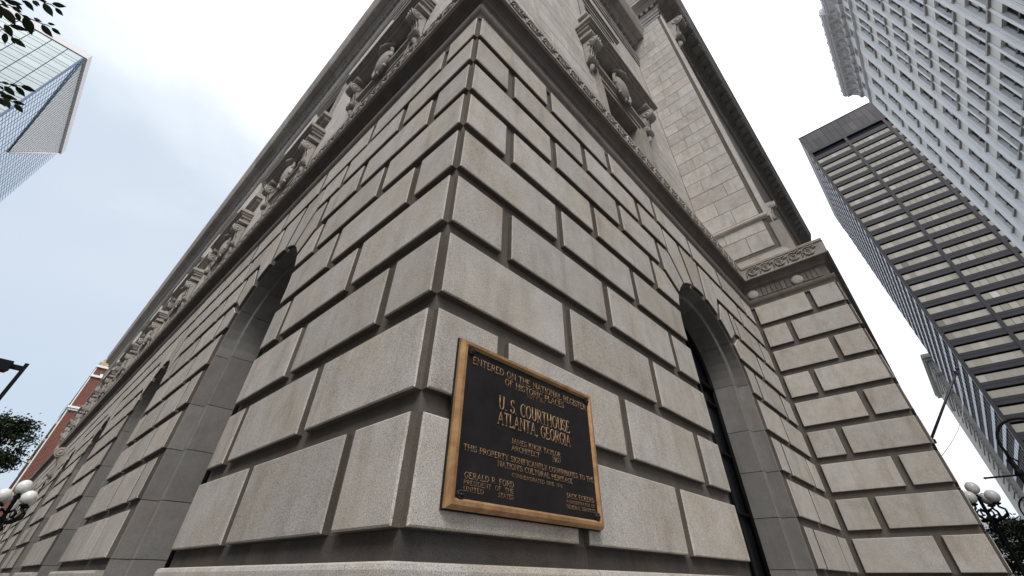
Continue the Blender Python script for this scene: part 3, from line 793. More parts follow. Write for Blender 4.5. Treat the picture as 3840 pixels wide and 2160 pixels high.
# stroke capitals with serifs: unit height, (width, strokes)
def arcp(cx_, cy_, rx, ry, a0, a1, n=9): return [(cx_ + rx * math.cos(R(a0 + (a1 - a0) * i / n)), cy_ + ry * math.sin(R(a0 + (a1 - a0) * i / n))) for i in range(n + 1)]
def S(x, y, d=.09): return [(x - d, y), (x + d, y)]
V_ = lambda x: [[(x, 0), (x, 1)], S(x, 0), S(x, 1)]
G = {
 'A': (.78, [[(.08, 0), (.39, 1), (.70, 0)], [(.19, .36), (.59, .36)], S(.08, 0), S(.70, 0)]),
 'B': (.62, V_(.12) + [[(.12, 1), (.30, 1)] + arcp(.30, .76, .22, .24, 90, -90) + [(.12, .52)], [(.12, .52), (.32, .52)] + arcp(.32, .26, .25, .26, 90, -90) + [(.12, 0)]]),
 'C': (.70, [arcp(.40, .5, .32, .5, 45, 315, 14), [(.64, .72), (.64, .98)]]),
 'D': (.74, V_(.12) + [[(.12, 1), (.30, 1)] + arcp(.30, .5, .36, .5, 90, -90, 12) + [(.12, 0)]]),
 'E': (.60, V_(.12) + [[(.12, 1), (.52, 1), (.52, .86)], [(.12, .52), (.42, .52)], [(.12, 0), (.54, 0), (.54, .15)]]),
 'F': (.57, V_(.12) + [[(.12, 1), (.52, 1), (.52, .86)], [(.12, .52), (.42, .52)]]),
 'G': (.74, [arcp(.40, .5, .32, .5, 45, 300, 14), [(.64, .06), (.64, .42)], [(.50, .42), (.72, .42)], [(.64, .74), (.64, .98)]]),
 'H': (.78, V_(.12) + V_(.66) + [[(.12, .52), (.66, .52)]]),
 'I': (.26, V_(.13)),
 'J': (.40, [[(.26, 1), (.26, .2)] + arcp(.12, .2, .14, .2, 0, -100, 5), S(.26, 1)]),
 'K': (.70, V_(.12) + [[(.58, 1), (.12, .46)], [(.26, .62), (.62, 0)], S(.58, 1), S(.62, 0)]),
 'L': (.56, V_(.12) + [[(.12, 0), (.52, 0), (.52, .17)]]),
 'M': (.92, [[(.10, 0), (.14, 1), (.46, .12), (.78, 1), (.82, 0)], S(.10, 0), S(.82, 0), S(.12, 1, .06), S(.80, 1, .06)]),
 'N': (.78, [[(.12, 0), (.12, 1), (.66, 0), (.66, 1)], S(.12, 0), S(.66, 1), S(.10, 1, .06)]),
 'O': (.78, [arcp(.39, .5, .32, .5, 0, 360, 18)]),
 'P': (.60, V_(.12) + [[(.12, 1), (.30, 1)] + arcp(.30, .73, .24, .27, 90, -90) + [(.12, .46)]]),
 'R': (.68, V_(.12) + [[(.12, 1), (.30, 1)] + arcp(.30, .74, .24, .26, 90, -90) + [(.12, .48)], [(.32, .48), (.62, 0)], S(.63, 0, .05)]),
 'S': (.54, [arcp(.27, .74, .20, .26, 30, 270, 10) + arcp(.27, .25, .22, .25, 80, -150, 10), [(.45, .78), (.45, .98)], [(.06, .03), (.06, .25)]]),
 'T': (.66, [[(.33, 0), (.33, 1)], S(.33, 0), [(.05, .85), (.05, 1), (.61, 1), (.61, .85)]]),
 'U': (.74, [[(.12, 1), (.12, .3)] + arcp(.37, .3, .25, .3, 180, 360, 9) + [(.62, 1)], S(.12, 1), S(.62, 1)]),
 'V': (.74, [[(.08, 1), (.37, 0), (.66, 1)], S(.08, 1), S(.66, 1)]),
 'X': (.74, [[(.12, 1), (.64, 0)], [(.62, 1), (.10, 0)], S(.12, 1), S(.62, 1), S(.10, 0), S(.64, 0)]),
 'Y': (.72, [[(.08, 1), (.36, .48), (.64, 1)], [(.36, .48), (.36, 0)], S(.36, 0), S(.08, 1), S(.64, 1)]),
 '1': (.36, [[(.06, .86), (.2, 1), (.2, 0)], S(.2, 0)]), '9': (.56, [arcp(.28, .70, .21, .30, 0, 360, 12), [(.49, .70)] + arcp(.22, .55, .27, .55, 10, -80, 7)]),
 '7': (.52, [[(.06, .86), (.06, 1), (.48, 1), (.20, 0)]]), '4': (.58, [[(.42, 0), (.42, 1), (.05, .28), (.54, .28)], S(.42, 0)]),
 '2': (.54, [arcp(.26, .74, .20, .26, 165, -30, 9) + [(.06, 0), (.48, 0), (.48, .14)]]), '0': (.58, [arcp(.29, .5, .22, .5, 0, 360, 16)]),
 '6': (.56, [arcp(.28, .30, .21, .30, 0, 360, 12), [(.07, .30)] + arcp(.34, .45, .27, .55, 190, 100, 7)]),
 '.': (.22, [[(.09, .0), (.13, .05)]]), ',': (.22, [[(.13, .06), (.07, -.14)]]), "'": (.2, [[(.1, 1.02), (.08, .78)]]), ' ': (.36, []), '_': (.75, []),
}
def letter_line(txt, u0, u1, z, h, heavy=.075):
    tot = sum(G[c][0] + .07 for c in txt) - .07; sx = (u1 - u0) / tot; mb = MB(); x_ = u0
    for c in txt:
        for st in G[c][1]:
            mb.tube([(x_ + px * sx, -DEP - .0375, z + py * h) for px, py in st], heavy * (h * .65 + sx * .35) * (.75 if h > .022 else .6), 4)
        x_ += (G[c][0] + .07) * sx
    mb.build('lettering', M['letter'], plaque, kind='stuff')
for ln in [('ENTERED ON THE NATIONAL REGISTER', .261, 1.406, 2.584, .040), ('OF HISTORIC PLACES', .537, 1.134, 2.535, .037), ('MAY 2, 1974', .745, .925, 2.511, .018),
           ('U. S. COURTHOUSE', .490, 1.181, 2.380, .074), ('ATLANTA, GEORGIA', .485, 1.181, 2.297, .068), ('JAMES KNOX TAYLOR', .603, 1.063, 2.215, .026),
           ('ARCHITECT', .604, .855, 2.178, .026), ('1907', .975, 1.063, 2.178, .028), ('THIS PROPERTY SIGNIFICANTLY CONTRIBUTES TO THE', .246, 1.415, 2.119, .027),
           ("NATION'S CULTURAL HERITAGE", .497, 1.176, 2.081, .026), ('COMMEMORATED JUNE 1976', .610, 1.065, 2.045, .018), ('GERALD R. FORD', .266, .627, 1.995, .026),
           ('PRESIDENT_OF_THE', .264, .626, 1.967, .0195), ('UNITED', .266, .405, 1.939, .0195), ('STATES', .509, .625, 1.939, .0195),
           ('JACK ECKERD', 1.101, 1.400, 2.000, .025), ('ADMINISTRATOR OF', 1.098, 1.400, 1.973, .016), ('GENERAL SERVICES', 1.096, 1.402, 1.946, .0175)]:
    letter_line(*ln)

# ---------------------------------------------------------------- white office tower across the street
M['white'] = plain('white painted terracotta', (0.80, 0.80, 0.81), .7, 0, .3, .8, .05)
M['whitetrim'] = plain('white terracotta trim', (0.72, 0.72, 0.73), .7, 0, .3, 3, .08)
M['orn'] = plain('ornate terracotta', (0.52, 0.52, 0.52), .8, 0, .2, 3, .35, .6)
M['cream'] = plain('cream reveal', (0.70, 0.68, 0.63), .8)
M['wglass'] = tinted('tower window glass', (0.02, 0.022, 0.025), (0.06, 0.06, 0.06), .12, .6)
M['blind'] = tinted('window blind', (0.30, 0.34, 0.34), (0.75, 0.78, 0.78), .6)
M['sill'] = plain('grey stone sill', (0.36, 0.35, 0.34), .8)
M['sash'] = plain('grey window sash', (0.10, 0.095, 0.09), .6)
WX1 = 61.3
wt_ = empty('white_tower', 'tall white terracotta office tower with rows of deep windows and heavy ornate cornice', 'office tower', (WX1, -18.68, 0))
wt_.rotation_euler = (0, 0, R(1.6))
TW_ = lambda u, v, w_: (-u, w_, v)        # u from the far corner towards the viewer, w out into the street
mb = MB(); mb.box((-60, -30, 0), (0, -.5, 60.9)); mb.build('core', M['dark'], wt_)
single_c = [2.75 + 3.42 * j for j in range(4)]; pair_c = [16.35 + 3.32 * i for i in range(8)]
cols = [(c - .70, c + .70) for c in single_c]
for c in pair_c: cols += [(c - 1.16, c - .17), (c + .17, c + 1.16)]
HEADS = [57.35 - 3.93 * n for n in range(10)]; WHT = 2.62
ZB = HEADS[-1] - WHT - 1.4
prev = 0.0
for i, (a, b_) in enumerate(cols + [(45.0, None)]):
    mb = MB(); mb.box((-a, -.62, ZB), (-prev, 0, 58.55))
    if a - prev > .8:
        mid = (a + prev) / 2; hwid = (a - prev) / 2
        for e0, e1, w_ in ((-.8, -.62, .05), (.62, .8, .05), (-.5, .5, .075), (-.22, .22, .10)): mb.box((-(mid + e1 * hwid), .001, ZB), (-(mid + e0 * hwid), w_, 58.54))
    mb.build('pier', M['white'], wt_)
    if b_ is None: break
    prev = b_
wm = {}
def win_mesh(wd, blind):
    key = (round(wd, 2), blind)
    if key in wm: return wm[key]
    f = MB(); h = wd / 2
    for s in (-1, 1): f.box((s * h - .07 if s > 0 else -h, -.40, 0), (h if s > 0 else -h + .07, -.32, WHT))
    f.box((-h, -.40, WHT - .09), (h, -.32, WHT)); f.box((-h, -.40, 0), (h, -.32, .10)); f.box((-h, -.42, WHT * .52 - .07), (h, -.24, WHT * .52 + .07))
    g = MB(); g.box((-h, -.46, 0), (h, -.41, WHT))
    bl = MB(); bl.box((-h + .075, -.41, WHT * .45 if blind == 1 else .1), (h - .075, -.405, WHT - .1)) if blind else None
    si = MB(); si.box((-h - .08, -.55, -.20), (h + .08, .12, -.02))
    wm[key] = (f.mesh('window'), g.mesh('glass'), bl.mesh('blind') if blind else None, si.mesh('sill')); return wm[key]
for r_, hz in enumerate(HEADS):
    for (a, b_) in cols:
        wd = b_ - a; c = (a + b_) / 2; rr_ = random.random(); bd = 2 if rr_ < .12 else (1 if rr_ < .55 else 0)
        f, g, bl, si = win_mesh(wd, bd); mw = Matrix.Translation((-c, 0, hz - WHT))
        o = link('window', f, M['sash'], wt_, mw); link('glass', g, M['wglass'], o)
        if bl: link('blind', bl, M['blind'], o)
        link('sill', si, M['sill'], o)
        mb = MB(); lo = hz - WHT - (3.93 - WHT)
        mb.box((-b_ + .001, -.60, lo + .001), (-a - .001, -.06, hz - WHT - .202)); mb.build('spandrel', M['cream'], wt_)
mb = MB()
for (a, b_) in cols: mb.box((-b_ + .001, -.60, HEADS[0] + .001), (-a - .001, -.02, 58.54))
mb.build('lintels', M['cream'], wt_, kind='stuff')
# moulding with a keyed step, top storey, cornice
mb = MB(); mb.box((-45, -.3, 58.552), (-15.2, .30, 58.70)); mb.box((-45, -.3, 58.702), (-15.2, .20, 58.95)); mb.box((-15.2, -.3, 58.552), (-14.7, .30, 59.2))
mb.box((-14.7, -.3, 58.95), (0, .30, 59.05)); mb.build('string_course', M['whitetrim'], wt_)
mb = MB(); mb.box((-45, -.6, 58.552), (0, -.45, 61.4)); mb.build('attic_wall', M['dark'], wt_)
prev = 0.0
for (a, b_) in cols + [(45.0, None)]:
    mb = MB(); mb.box((-a, -.44, 58.56), (-prev, -.005, 61.5)); mb.build('pier', M['white'], wt_)
    if b_ is None: break
    g = MB(); g.box((-b_, -.42, 59.3), (-a, -.36, 60.95)); o = g.build('attic_window', M['wglass'], wt_)
    s_ = MB(); s_.box((-b_ + .001, -.43, 58.58), (-a - .001, -.03, 59.28)); s_.box((-b_ + .001, -.43, 60.95), (-a - .001, -.03, 61.49)); s_.box(((-a - b_) / 2 - .05, -.36, 59.28), ((-a - b_) / 2 + .05, -.25, 60.95)); s_.build('surround', M['cream'], o)
    prev = b_
def corn(x0, x1, w0):
    mb = MB(); mb.box((x0, -.3, 61.5), (x1, .35, 62.4)); mb.box((x0, -.3, 63.0), (x1, w0 - .25, 63.3)); mb.box((x0, -.3, 63.302), (x1, w0, 63.55)); mb.box((x0, -.3, 63.552), (x1, w0 + .12, 63.85)); mb.box((x0, -.3, 63.852), (x1, w0 - .1, 65.0)); mb.build('cornice', M['whitetrim'], wt_)
    k = 0; x_ = x0 + .5
    while x_ < x1 - .3:
        b2 = MB(); prof = [(0, 61.2), (.2, 61.3), (.35, 61.7), (.7, 62.2), (.95, 62.6), (w0 - .3, 62.75), (w0 - .3, 62.99), (0, 62.99)]
        b2.prism(prof, x_ - .42, x_ + .42, lambda a, b, c: (c, a, b)); b2.tube([(x_ - .3, .25, 61.35), (x_, .42, 61.5), (x_ + .3, .25, 61.35)], [.1, .2, .1], 6); b2.build('cornice_bracket', M['orn'], wt_)
        b3 = MB(); b3.lathe([(0, .14), (.22, .11), (.34, 0)], (0, 0, 0), 10); b3.build('antefix', M['orn'], wt_, Matrix.Translation((x_, w0 + .02, 64.2)) @ Matrix.Rotation(R(-90), 4, 'X'))
        x_ += 1.71
corn(-16.2, .5, 1.75); corn(-46, -16.3, 1.25)

# ---------------------------------------------------------------- dark bronze-glass tower beyond it
M['dkmetal'] = plain('dark bronze anodised panel', (0.032, 0.030, 0.036), .5, .2, .4, .15, .15)
M['dkpanel'] = tinted('dark bronze louvre panel', (0.035, 0.033, 0.04), (0.075, 0.070, 0.074), .5, .4, .3)
M['pane'] = tinted('window with beige blind', (0.28, 0.26, 0.215), (0.42, 0.39, 0.33), .4, .5)
M['paneodd'] = tinted('window pane', (0.17, 0.145, 0.12), (0.55, 0.53, 0.49), .4, .5)
M['black'] = plain('black glass', (0.006, 0.007, 0.012), .35, 0, .08)
M['chrome'] = plain('pale metal spandrel', (0.50, 0.53, 0.60), .5, .2)
DX, DY, DH = 152.0, -18.0, 143.2
dt = empty('dark_tower', 'tall dark bronze skyscraper with bands of beige windows behind the white tower', 'skyscraper', (DX, DY, 0))
mb = MB(); mb.box((.75, -70, 0), (62, -.35, DH - .5)); mb.build('core', M['black'], dt)
posts = [0, 12.0, 24.0, 36.0, 48.0, 60.0]
for p in posts:
    mb = MB(); mb.box((-.12, -p - (.0 if p == 0 else .42) - (.85 if p == 0 else .42) + (0 if p == 0 else .42), 0), (.74, -p + (.0 if p == 0 else .42), 133.9)); mb.build('column_cover', M['dkmetal'], dt)
PT = [128.55 - 3.89 * n for n in range(30)]
pm = MB(); pm.box((.24, -.755, -.12), (.30, .755, 1.60)); pme = pm.mesh('window_pane'); cnt = 0; restp = MB(); resto = MB()
order = []
for r_, zt in enumerate(PT):
    for bi in range(4):
        for k in range(7):
            y = -(posts[bi] + (.85 if bi == 0 else .42)) - (12.0 - (1.27 if bi == 0 else .84)) / 7 * (k + .5)
            order.append((y, zt - 1.78, r_, bi))
order.sort(key=lambda q: -q[2])
vis = [q for q in order if 40 < q[1] and q[0] > -6 - (143 - q[1]) * .42 - 12]
for i, (y, z, r_, bi) in enumerate(order):
    if (y, z, r_, bi) in vis and cnt < 290 and z > 42:
        rr_ = random.random()
        o = link('window_pane', pme if rr_ > .16 else pme2 if 'pme2' in globals() else pme, None, dt, Matrix.Translation((0, y, z)))
        if not pme.materials: pme.materials.append(M['pane']); pme2 = pme.copy(); pme2.materials.clear(); pme2.materials.append(M['paneodd'])
        cnt += 1
    else:
        (resto if random.random() < .18 else restp).box((.24, y - .755, z - .12), (.30, y + .755, z + 1.60))
restp.build('window_panes', M['pane'], dt, kind='stuff'); resto.build('window_panes', M['paneodd'], dt, kind='stuff')
for r_, zt in enumerate(PT):
    mb = MB(); mb.box((-.02, -70, zt + .30), (.7, -.9, zt + 1.98)); mb.box((-.06, -70, zt + 1.2), (-.021, -.9, zt + 1.24)); mb.build('spandrel', M['dkmetal'], dt)
mb = MB(); mb.box((.55, -70, 130.66), (.6, -.9, 133.0)); mb.build('band_window', M['black'], dt)
mb = MB(); mb.box((-.10, -70, 132.9), (.74, .0, 134.2)); mb.build('spandrel', M['dkmetal'], dt)
for rr_ in range(2):
    for k in range(36):
        mb = MB(); z0 = 134.22 + rr_ * 4.45; mb.box((-.06 + random.uniform(-.02, .02), -(k + 1) * 1.9 + .03, z0), (.6, -k * 1.9 - .03, z0 + 4.40)); mb.build('roof_panel', M['dkpanel'], dt)
mb = MB(); mb.box((-.2, -70, 143.13), (.5, .12, 143.35)); mb.box((-.12, -.2, 134.21), (62, .02, 143.12)); mb.build('roof_edge', M['dkmetal'], dt)
for n in range(34):
    zt = 133 - 3.89 * n
    mb = MB(); mb.box((.9, -.30, zt - .62), (61.9, -.12, zt + .62)); mb.build('side_spandrel', M['chrome'], dt)
for k in range(14): mb = MB(); mb.box((.9 + k * 4.57, -.3, 0), (1.35 + k * 4.57, -.10, 134.2)); mb.build('mullion', M['dkmetal'], dt)

# ---------------------------------------------------------------- beige tower at the far end of the street, low block
M['beige'] = plain('beige limestone', (0.50, 0.48, 0.44), .9, 0, .2, .4, .15)
M['beigedk'] = plain('beige rough stone', (0.40, 0.385, 0.36), .95, 0, .2, 2, .4)
bt = empty('beige_tower', 'distant beige stone tower with corner cornice showing behind the dark skyscraper', 'building', (240, -17.6, 0))
mb = MB(); mb.box((0, -50, 0), (60, -1.2, 75.5)); mb.build('wall', M['beige'], bt)
mb = MB()
for i in range(60): mb.box((-.15, -1.2, i * 1.25), (20, -.25 - .25 * (i % 2), i * 1.25 + 1.1))
mb.build('quoins', M['beigedk'], bt, kind='stuff')
for z in (62.0, 69.5): 
    mb = MB(); mb.box((-.5, -50, z), (30, -.05, z + .6)); mb.box((-.8, -50, z + .61), (30, .1, z + 1.0)); mb.build('string_course', M['beige'], bt)
mb = MB(); mb.box((-1.2, -50, 75.6), (60, .3, 76.6)); mb.box((-2.0, -50, 76.61), (60, .7, 77.6)); mb.box((-1.5, -50, 77.61), (60, .4, 78.4)); mb.build('cornice', M['beige'], bt)
lb_ = empty('low_building', 'small pale low building with a blue window band at the end of the street', 'building', (330, -12, 0))
mb = MB(); mb.box((0, -28, 0), (30, 10, 27)); mb.build('wall', M['whitetrim'], lb_)
M['blueglass'] = plain('blue tinted glass', (0.10, 0.16, 0.24), .1, .2, .6)
for z in (16, 20.5): mb = MB(); mb.box((-.3, -27, z), (-.01, 9, z + 2.2)); mb.build('window_band', M['blueglass'], lb_)

# ---------------------------------------------------------------- added out-of-view block across the side street, shades the lower walls
M['greywall'] = plain('grey rendered wall', (0.20, 0.195, 0.19), .9, 0, .2, .5, .15)
ob = empty('shade_block', 'added unseen grey block with window bands, shading the courthouse walls', 'building', (-17.5, -14, 0))
mb = MB(); mb.box((-28, 0, 0), (0, 64, 21)); mb.box((-28, -.3, 21.001), (.4, 64.3, 21.8)); mb.build('wall', M['greywall'], ob)
for z in range(5):
    mb = MB(); mb.box((.002, 1, 2.0 + z * 3.8), (.08, 63, 4.2 + z * 3.8)); mb.build('window_band', M['glassdark'], ob)

# ---------------------------------------------------------------- glass tower, far left
def glassm(name, c, rough=.08, metal=.85):
    m, t, b = mat(name); oi = N(t, 'ShaderNodeObjectInfo'); r = ramp(t, oi.outputs['Random'], [(0, tuple(v * .93 for v in c)), (1, tuple(min(1, v * 1.05) for v in c))]); t.links.new(r.outputs[0], b.inputs['Base Color'])
    b.inputs['Metallic'].default_value = metal; b.inputs['Roughness'].default_value = rough; return m
M['paleglass'] = glassm('pale reflective glass', (0.36, 0.405, 0.42), .2)
M['blueface'] = glassm('blue reflective glass', (0.62, 0.70, 0.80), .15)
M['gcore'] = plain('dark cavity', (0.02, 0.03, 0.05), .8, 0, .1)
M['mull'] = plain('dark blue mullion', (0.13, 0.18, 0.27), .6, 0, .2)
M['fin'] = plain('pale concrete fin', (0.60, 0.62, 0.62), .7)
M['rim'] = plain('pale parapet', (0.70, 0.68, 0.70), .8)
GX, GY, GH, GW = -60.0, 172.5, 157.0, 67.5
gt = empty('glass_tower', 'pale glass skyscraper with inverted triangle of white fins under its roof', 'skyscraper', (GX, GY, 0))
mb = MB(); mb.box((-66, .45, 0), (-1.3, GW, GH - .6)); mb.build('core', M['gcore'], gt)
mb = MB(); mb.box((-1.29, .46, 0), (-.40, GW, 121.4)); mb.box((-65, .35, 0), (-.36, .44, GH - .7)); mb.build('grid_frame', M['mull'], gt)
mb = MB(); mb.prism([(.46, 121.41), (.46, GH - 2.2), (27.6, 121.41)], -1.28, -.40, lambda a, b, c: (c, a, b)); mb.prism([(28.2, 121.41), (GW, GH - 2.2), (GW, 121.41)], -1.28, -.40, lambda a, b, c: (c, a, b)); mb.build('grid_frame', M['mull'], gt)
FP = 4.25; pn = MB(); pn.box((-4.33, .0, .0), (0, .3, 2.66)); pn1 = pn.mesh('glass_pane'); pn = MB(); pn.box((-4.33, .0, 0), (0, .3, 1.25)); pn2 = pn.mesh('glass_pane')
rest = MB()
for i in range(14):
    for j in range(36):
        z0 = GH - 1.9 - (j + 1) * FP; x_ = -.35 - i * 4.58
        if z0 < 2: continue
        if j < 12 and i < 11:
            link('glass_pane', pn1, M['paleglass'], gt, Matrix.Translation((x_, 0, z0 + 1.45))); link('glass_pane', pn2, M['paleglass'], gt, Matrix.Translation((x_, 0, z0 + .03)))
        else: rest.box((x_ - 4.22, 0, z0 + 1.45), (x_, .3, z0 + 4.0)); rest.box((x_ - 4.22, 0, z0 + .03), (x_, .3, z0 + 1.18))
rest.build('glass_panes', M['paleglass'], gt, kind='stuff')
rest = MB(); H1 = GH - 1.9
ks = [0.0]
while ks[-1] < GW - 6: ks += [ks[-1] + 3.35, ks[-1] + 5.6]
ks.append(GW)
def in_tri(y, z):  # fins' triangle: (0,GH) (GW,GH) (27.9,121.5)
    yl = 27.9 * (H1 - z) / (H1 - 121.5); yr = GW - (GW - 27.9) * (H1 - z) / (H1 - 121.5)
    return z > 121.5 and yl < y < yr
for j in range(110):
    zt = H1 - j * 1.42; zb = zt - 1.16
    if zb < 1: break
    for a, b_ in zip(ks[:-1], ks[1:]):
        lo, hi = a + .2, b_ - .2
        if zt > 121.5:
            zm = (zt + zb) / 2; yl = 27.9 * (H1 - zm) / (H1 - 121.5); yr = GW - (GW - 27.9) * (H1 - zm) / (H1 - 121.5)
            if lo < yl: rest.box((-.30, lo, zb), (0, min(hi, yl), zt))
            if hi > yr and yr > yl: rest.box((-.30, max(lo, yr), zb), (0, hi, zt))
        else: rest.box((-.30, lo, zb), (0, hi, zt))
rest.build('glass_panes', M['blueface'], gt, kind='stuff')
y = .9
while y < GW - .5:
    zb = 121.5 + (H1 - 121.5) * (1 - y / 27.9) if y < 27.9 else 121.5 + (H1 - 121.5) * (y - 27.9) / (GW - 27.9)
    if H1 - zb > .4: mb = MB(); mb.box((-.42, y - .46, zb), (.02, y + .46, H1)); mb.build('fin', M['fin'], gt)
    y += 1.92
mb = MB(); mb.tube([(.35, 0, H1), (.1, 27.9, 121.5)], .28, 4); mb.build('sloping_beam', M['mull'], gt)
mb = MB(); mb.tube([(.35, 27.9, 121.5), (.35, GW, H1)], .35, 4); mb.build('sloping_beam', M['rim'], gt)
mb = MB(); mb.box((-66, -.35, H1 + .05), (.9, .35, GH + 1.2)); mb.box((-.3, .351, H1 + .05), (.9, GW + .3, GH + 1.2)); mb.build('parapet', M['rim'], gt)
mb = MB(); mb.box((-.34, -.12, 0), (.15, .6, H1)); mb.build('corner_mullion', M['mull'], gt)

# ---------------------------------------------------------------- red brick building behind the courthouse
m_, t, b = mat('red brick'); M['brick'] = m_
tcn = N(t, 'ShaderNodeTexCoord'); mpp = N(t, 'ShaderNodeMapping'); mpp.inputs['Rotation'].default_value = (R(90), 0, 0); t.links.new(tcn.outputs['Object'], mpp.inputs[0])
bt_ = N(t, 'ShaderNodeTexBrick', Scale=1.0); bt_.inputs['Color1'].default_value = (0.15, 0.036, 0.024, 1); bt_.inputs['Color2'].default_value = (0.09, 0.025, 0.018, 1); bt_.inputs['Mortar'].default_value = (0.30, 0.17, 0.13, 1)
bt_.inputs['Brick Width'].default_value = .42; bt_.inputs['Row Height'].default_value = .16; bt_.inputs['Mortar Size'].default_value = .018
t.links.new(mpp.outputs[0], bt_.inputs['Vector']); t.links.new(bt_.outputs[0], b.inputs['Base Color']); b.inputs['Roughness'].default_value = .9
M['buff'] = plain('buff terracotta', (0.45, 0.35, 0.24), .8, 0, .2, 2, .4)
bb = empty('brick_building', 'red brick building with white stone bands rising behind the end of the courthouse', 'building', (-.45, 95, 0))
mb = MB(); mb.box((0, 0, 0), (28, 40, 29.2)); mb.build('wall', M['brick'], bb)
def bandb(name, z0, z1, pr, m=M['white']): mb = MB(); mb.box((-pr, -pr, z0), (28, 40, z1)); return mb.build(name, m, bb)
bandb('stone_band', 21.75, 22.05, .18); bandb('stone_band', 22.052, 22.35, .32); bandb('stone_band', 27.1, 27.42, .2)
mb = MB(); mb.box((.9, -.21, 27.1), (1.5, -.001, 27.75)); mb.build('stone_block', M['white'], bb)
bandb('stone_band', 28.7, 29.0, .22); bandb('cornice', 29.0, 29.6, .12, M['buff'])
for i in range(10):
    mb = MB(); mb.box((.1 + i * 1.5, -.12, 29.61), (.9 + i * 1.5, .5, 30.0)); mb.lathe([(.3, 0), (.34, .12), (.2, .3), (0, .4)], (.5 + i * 1.5, .15, 30.0), 8); mb.build('finial', M['buff'], bb)
for zz in (19.6, 17.2, 14.2): mb = MB(); mb.box((-.4, .0, zz), (-.001, 40, zz + .35)); mb.build('side_ledge', M['buff'], bb)
mb = MB(); mb.box((-.16, -.05, 0), (-.005, 1.2, 29)); mb.build('corner_strip', M['whitetrim'], bb)
mb = MB()
for i in range(12): mb.tube([(-.55, .3, 20.5 + i * .175), (.0, .3, 20.5 + i * .175)], .022, 4)
mb.tube([(-.3, .3, 20.3), (-.3, .3, 22.7)], .02, 4)
for a in range(5): mb.tube([(-.1, .2, 22.4), (-.1 + .3 * math.cos(R(40 + a * 30)), .2, 22.4 + .35 * math.sin(R(40 + a * 30)))], .02, 4)
mb.build('roof_rail', M['iron'], bb)
for z in (18.6, 24.0):
    for i in range(4):
        mb = MB(); mb.box((3 + i * 4.5, -.06, z), (4.4 + i * 4.5, .02, z + 2.3)); o = mb.build('window', M['wglass'], bb); s_ = MB(); s_.box((2.8 + i * 4.5, -.22, z - .25), (4.6 + i * 4.5, -.001, z - .01)); s_.build('sill', M['white'], o)

# ---------------------------------------------------------------- street lamps, flagpole, signal
M['opal'] = plain('white opal glass', (0.80, 0.80, 0.79), .18, 0, .5)
def globe_lamp(loc, H, rot, arm=.42, label='', group=None):
    root = empty('globe_lamp', label, 'street lamp', loc, group); root.rotation_euler = (0, 0, rot)
    mb = MB(); mb.lathe([(.30, 0), (.30, .25), (.22, .35), (.19, .9), (.13, 1.0), (.15, 1.08), (.075, 1.2), (.06, H - 1.0), (.09, H - .95), (.06, H - .85), (.05, H - .35), (.10, H - .28), (.05, H - .22), (.09, H - .2)], n=14); mb.build('post', M['iron'], root)
    gl = MB(); gl.lathe([(.0, -.19)] + [(.19 * math.sin(R(a)), -.19 * math.cos(R(a))) for a in range(20, 180, 20)] + [(0, .19)], n=18); gm = gl.mesh('globe')
    link('globe', gm, M['opal'], root, Matrix.Translation((0, 0, H)))
    for k in range(4):
        a = k * math.pi / 2; c, s = math.cos(a), math.sin(a)
        mb = MB(); P = lambda r, z: (r * c, r * s, H + z)
        mb.tube([P(.05, -.85), P(.18, -.95), P(arm * .8, -.92), P(arm + .12, -.80), P(arm + .13, -.68), P(arm, -.60), P(arm, -.50)], [.045, .05, .045, .04, .035, .035, .03], 8)
        mb.tube([P(.06, -.70), P(.2, -.62), P(.3, -.70), P(.28, -.82), P(.2, -.80)], .028, 6)
        mb.tube([P(.06, -.98), P(.2, -1.12), P(.12, -1.25), P(.05, -1.2)], .028, 6)
        mb.lathe([(.03, -.55), (.10, -.53), (.12, -.50), (.07, -.47), (.09, -.44)], (arm * c, arm * s, H), 10)
        mb.build('arm', M['iron'], root)
        link('globe', gm, M['opal'], root, Matrix.Translation((arm * c, arm * s, H - .30)))
    return root
globe_lamp((-.86, 20.2, 0), 3.82, R(38), .42, 'black post lamp with white globes beside the long left façade, red brick behind'.replace('ç', 'c'), 'globe street lamps')
globe_lamp((21.7, -2.42, 0), 4.28, R(-31), .42, 'black post lamp with glossy globes just past the projecting wing', 'globe street lamps')
def crook(x_, y_, H, label):
    root = empty('crook_lamp', label, 'street lamp', (x_, y_, 0), 'crook street lamps')
    mb = MB(); mb.lathe([(.22, 0), (.22, .3), (.14, .45), (.12, 1.0), (.06, 1.15), (.045, H - .75)], n=12); mb.lathe([(.05, 0), (.085, .05), (.05, .12)], (0, 0, H - 1.05), 10); mb.build('post', M['iron'], root)
    mb = MB(); pts = [(0, 0, H - .76)] + [(0, -.48 + .48 * math.cos(R(a)), H - .5 + .5 * math.sin(R(a))) for a in range(-10, 200, 15)]
    mb.tube(pts, .027, 8); mb.tube([(0, -.10, H - .80), (0, -.02, H - .68), (0, .06, H - .76), (0, .02, H - .86)], .02, 6); mb.build('crook', M['iron'], root)
    mb = MB(); mb.lathe([(.05, .16), (.11, .10), (.20, -.05), (.24, -.12), (.10, -.14), (.0, -.14)], (0, -.96, H - .80), 14); mb.build('lamp_shade', M['iron'], root)
    return root
k1 = crook(13.0, -3.05, 4.45, 'nearest black crook lamp with banner rod at the right edge')
mb = MB(); mb.tube([(0, .55, 3.42), (0, 0, 3.42)], .018, 6); mb.lathe([(.0, -.03), (.03, 0), (0, .03)], (0, .56, 3.42), 8); mb.build('banner_rod', M['iron'], k1)
crook(26.8, -3.55, 4.45, 'middle black crook lamp curling over beside the globe lamp')
crook(37.5, -3.45, 4.35, 'farthest black crook lamp half hidden below the other crooks')
